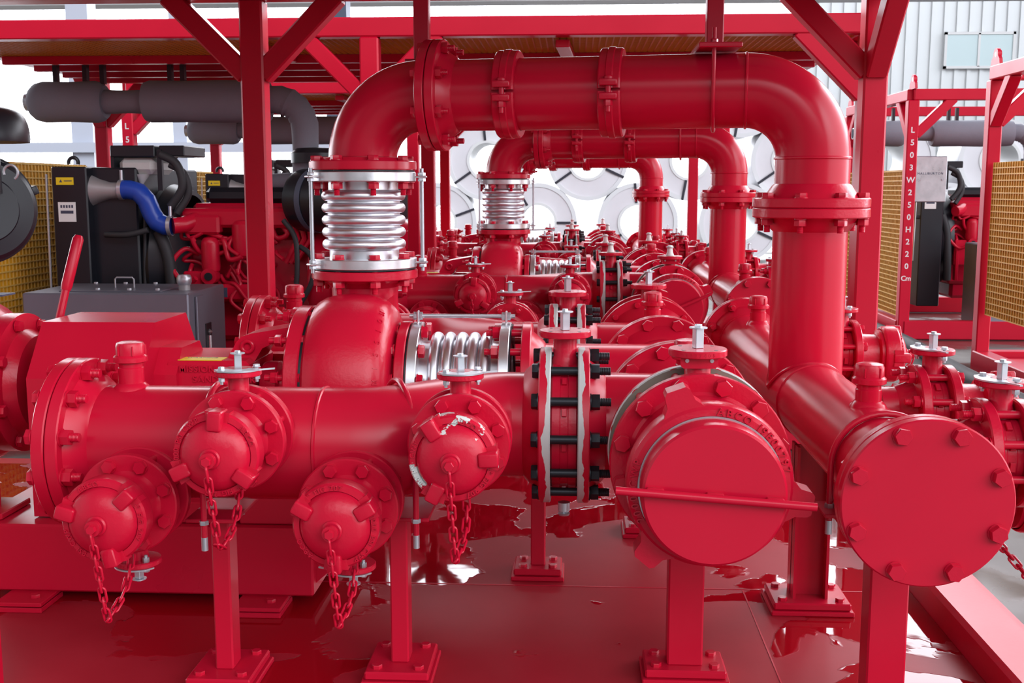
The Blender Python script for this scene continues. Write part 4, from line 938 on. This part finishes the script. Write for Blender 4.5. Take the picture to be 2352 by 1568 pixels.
wf = structure('window_1', mb(lambda b: (b.box(10.1, 12.0, 31.88, 31.95, 4.45, 4.52), b.box(10.1, 12.0, 31.88, 31.95, 5.36, 5.43), b.box(10.1, 10.17, 31.88, 31.95, 4.45, 5.43), b.box(11.93, 12.0, 31.88, 31.95, 4.45, 5.43), b.box(11.0, 11.06, 31.88, 31.95, 4.5, 5.4))), 'white')
structure('window_2', mb(lambda b: b.box(10.17, 11.93, 31.90, 31.94, 4.5, 5.4)), 'glass')
structure('far_eave', mb(lambda b: (b.box(-26, 26, 25.0, 25.4, 5.30, 6.2), b.box(-26, 26, 24.9, 25.5, 5.23, 5.32))), 'eave')  # grey eave beams of the far roof edge, no ceiling sheet
solo('roof_column', 'dark blue roof column behind the frame beam at the picture top', 'column', mb(lambda b: b.box(-4.55, -4.15, 20.5, 20.9, -.18, 5.2)), 'dark', (0, 0, 0))
solo('roof_column', 'pale grey blue column behind the coolant tank far away', 'column', mb(lambda b: b.box(-7.3, -6.98, 16, 16.3, -.18, 4.5)), 'column', (0, 0, 0))
solo('roof_column', 'pale grey column beside the lagged exhaust far away', 'column', mb(lambda b: b.box(-5.8, -5.6, 16, 16.3, -.18, 4.5)), 'column', (0, 0, 0))
solo('guard_rail', 'pale grey horizontal rail between the far columns', 'rail', mb(lambda b: (b.box(-9.5, -3.4, 15.9, 16.0, 1.72, 1.86), b.box(-9.5, -3.4, 15.9, 16.0, 1.2, 1.25))), 'column', (0, 0, 0))
# ------------------------------------------------------------------ camera, light
CX, CY, F = 1176, 784, 2550.
VXP, VYP, H = 1320, 430, 1.22
Yd = V((VXP-CX, CY-VYP, F)).normalized(); Zd = V((0, F, -(CY-VYP))); Zd = (Zd-Yd*Zd.dot(Yd)).normalized(); Xd = -(Yd.cross(Zd))
r_, u_, f_ = V((Xd.x, Yd.x, Zd.x)), V((Xd.y, Yd.y, Zd.y)), V((Xd.z, Yd.z, Zd.z))
cam = bpy.data.cameras.new('camera'); co = bpy.data.objects.new('camera', cam); COL.objects.link(co)
co.matrix_world = Matrix.Translation(V((0, 0, H))) @ Matrix((r_, u_, -f_)).transposed().to_4x4()
cam.sensor_width = 36; cam.lens = F/2352*36; cam.clip_end = 200; cam.clip_start = .05
cam.dof.use_dof = True; cam.dof.focus_distance = 2.75; cam.dof.aperture_fstop = 16
SC.camera = co
SIDES, HI, TOP, BOT = (6.0, 3.0, 3.4, .5), (.42, .9), .14, .015
W = bpy.data.worlds.new('sky'); SC.world = W; W.use_nodes = True; t = W.node_tree; L = t.links
bg = t.nodes['Background']
tc = node(t, 'ShaderNodeTexCoord'); sp = node(t, 'ShaderNodeSeparateXYZ'); L.new(tc.outputs['Generated'], sp.inputs['Vector'])
def mth(op, a, b=None, c=None):
    n = node(t, 'ShaderNodeMath', operation=op)
    for k, v in enumerate((a, b, c)):
        if v is None: continue
        if hasattr(v, 'is_output'): L.new(v, n.inputs[k])
        else: n.inputs[k].default_value = v
    return n.outputs[0]
def sst(v, a, b):                       # smooth step a -> b
    n = node(t, 'ShaderNodeMapRange', interpolation_type='SMOOTHSTEP'); n.inputs['From Min'].default_value = a; n.inputs['From Max'].default_value = b
    L.new(v, n.inputs['Value']); return n.outputs['Result']
x_, y_, z_ = sp.outputs['X'], sp.outputs['Y'], sp.outputs['Z']
hor = mth('MULTIPLY', sst(z_, -.03, .0), sst(z_, HI[1], HI[0]))          # open sides of the yard shed, roof overhead
side = 0
tot = None
for (v, a, b, k) in ((y_, .2, .6, SIDES[0]), (x_, .35, .75, SIDES[1]), (y_, -.25, -.75, SIDES[2]), (x_, -.45, -.85, SIDES[3])):
    q = mth('MULTIPLY', sst(v, a, b), k)
    if k == SIDES[2]: q = mth('MULTIPLY', q, mth('MULTIPLY', sst(x_, -.55, .25), sst(z_, .08, .5)))
    tot = q if tot is None else mth('ADD', tot, q)
st = mth('ADD', mth('MULTIPLY', hor, tot), mth('ADD', mth('MULTIPLY', sst(z_, -.1, .1), TOP), BOT))
bg.inputs['Color'].default_value = (.90, .93, 1, 1)
L.new(st, bg.inputs['Strength'])
SC.view_settings.view_transform = 'Standard'; SC.view_settings.look = 'None'; SC.view_settings.gamma = 1; SC.view_settings.use_curve_mapping = False
SC.view_settings.exposure = .30
SC.cycles.max_bounces = 8; SC.cycles.diffuse_bounces = 1; SC.cycles.glossy_bounces = 4
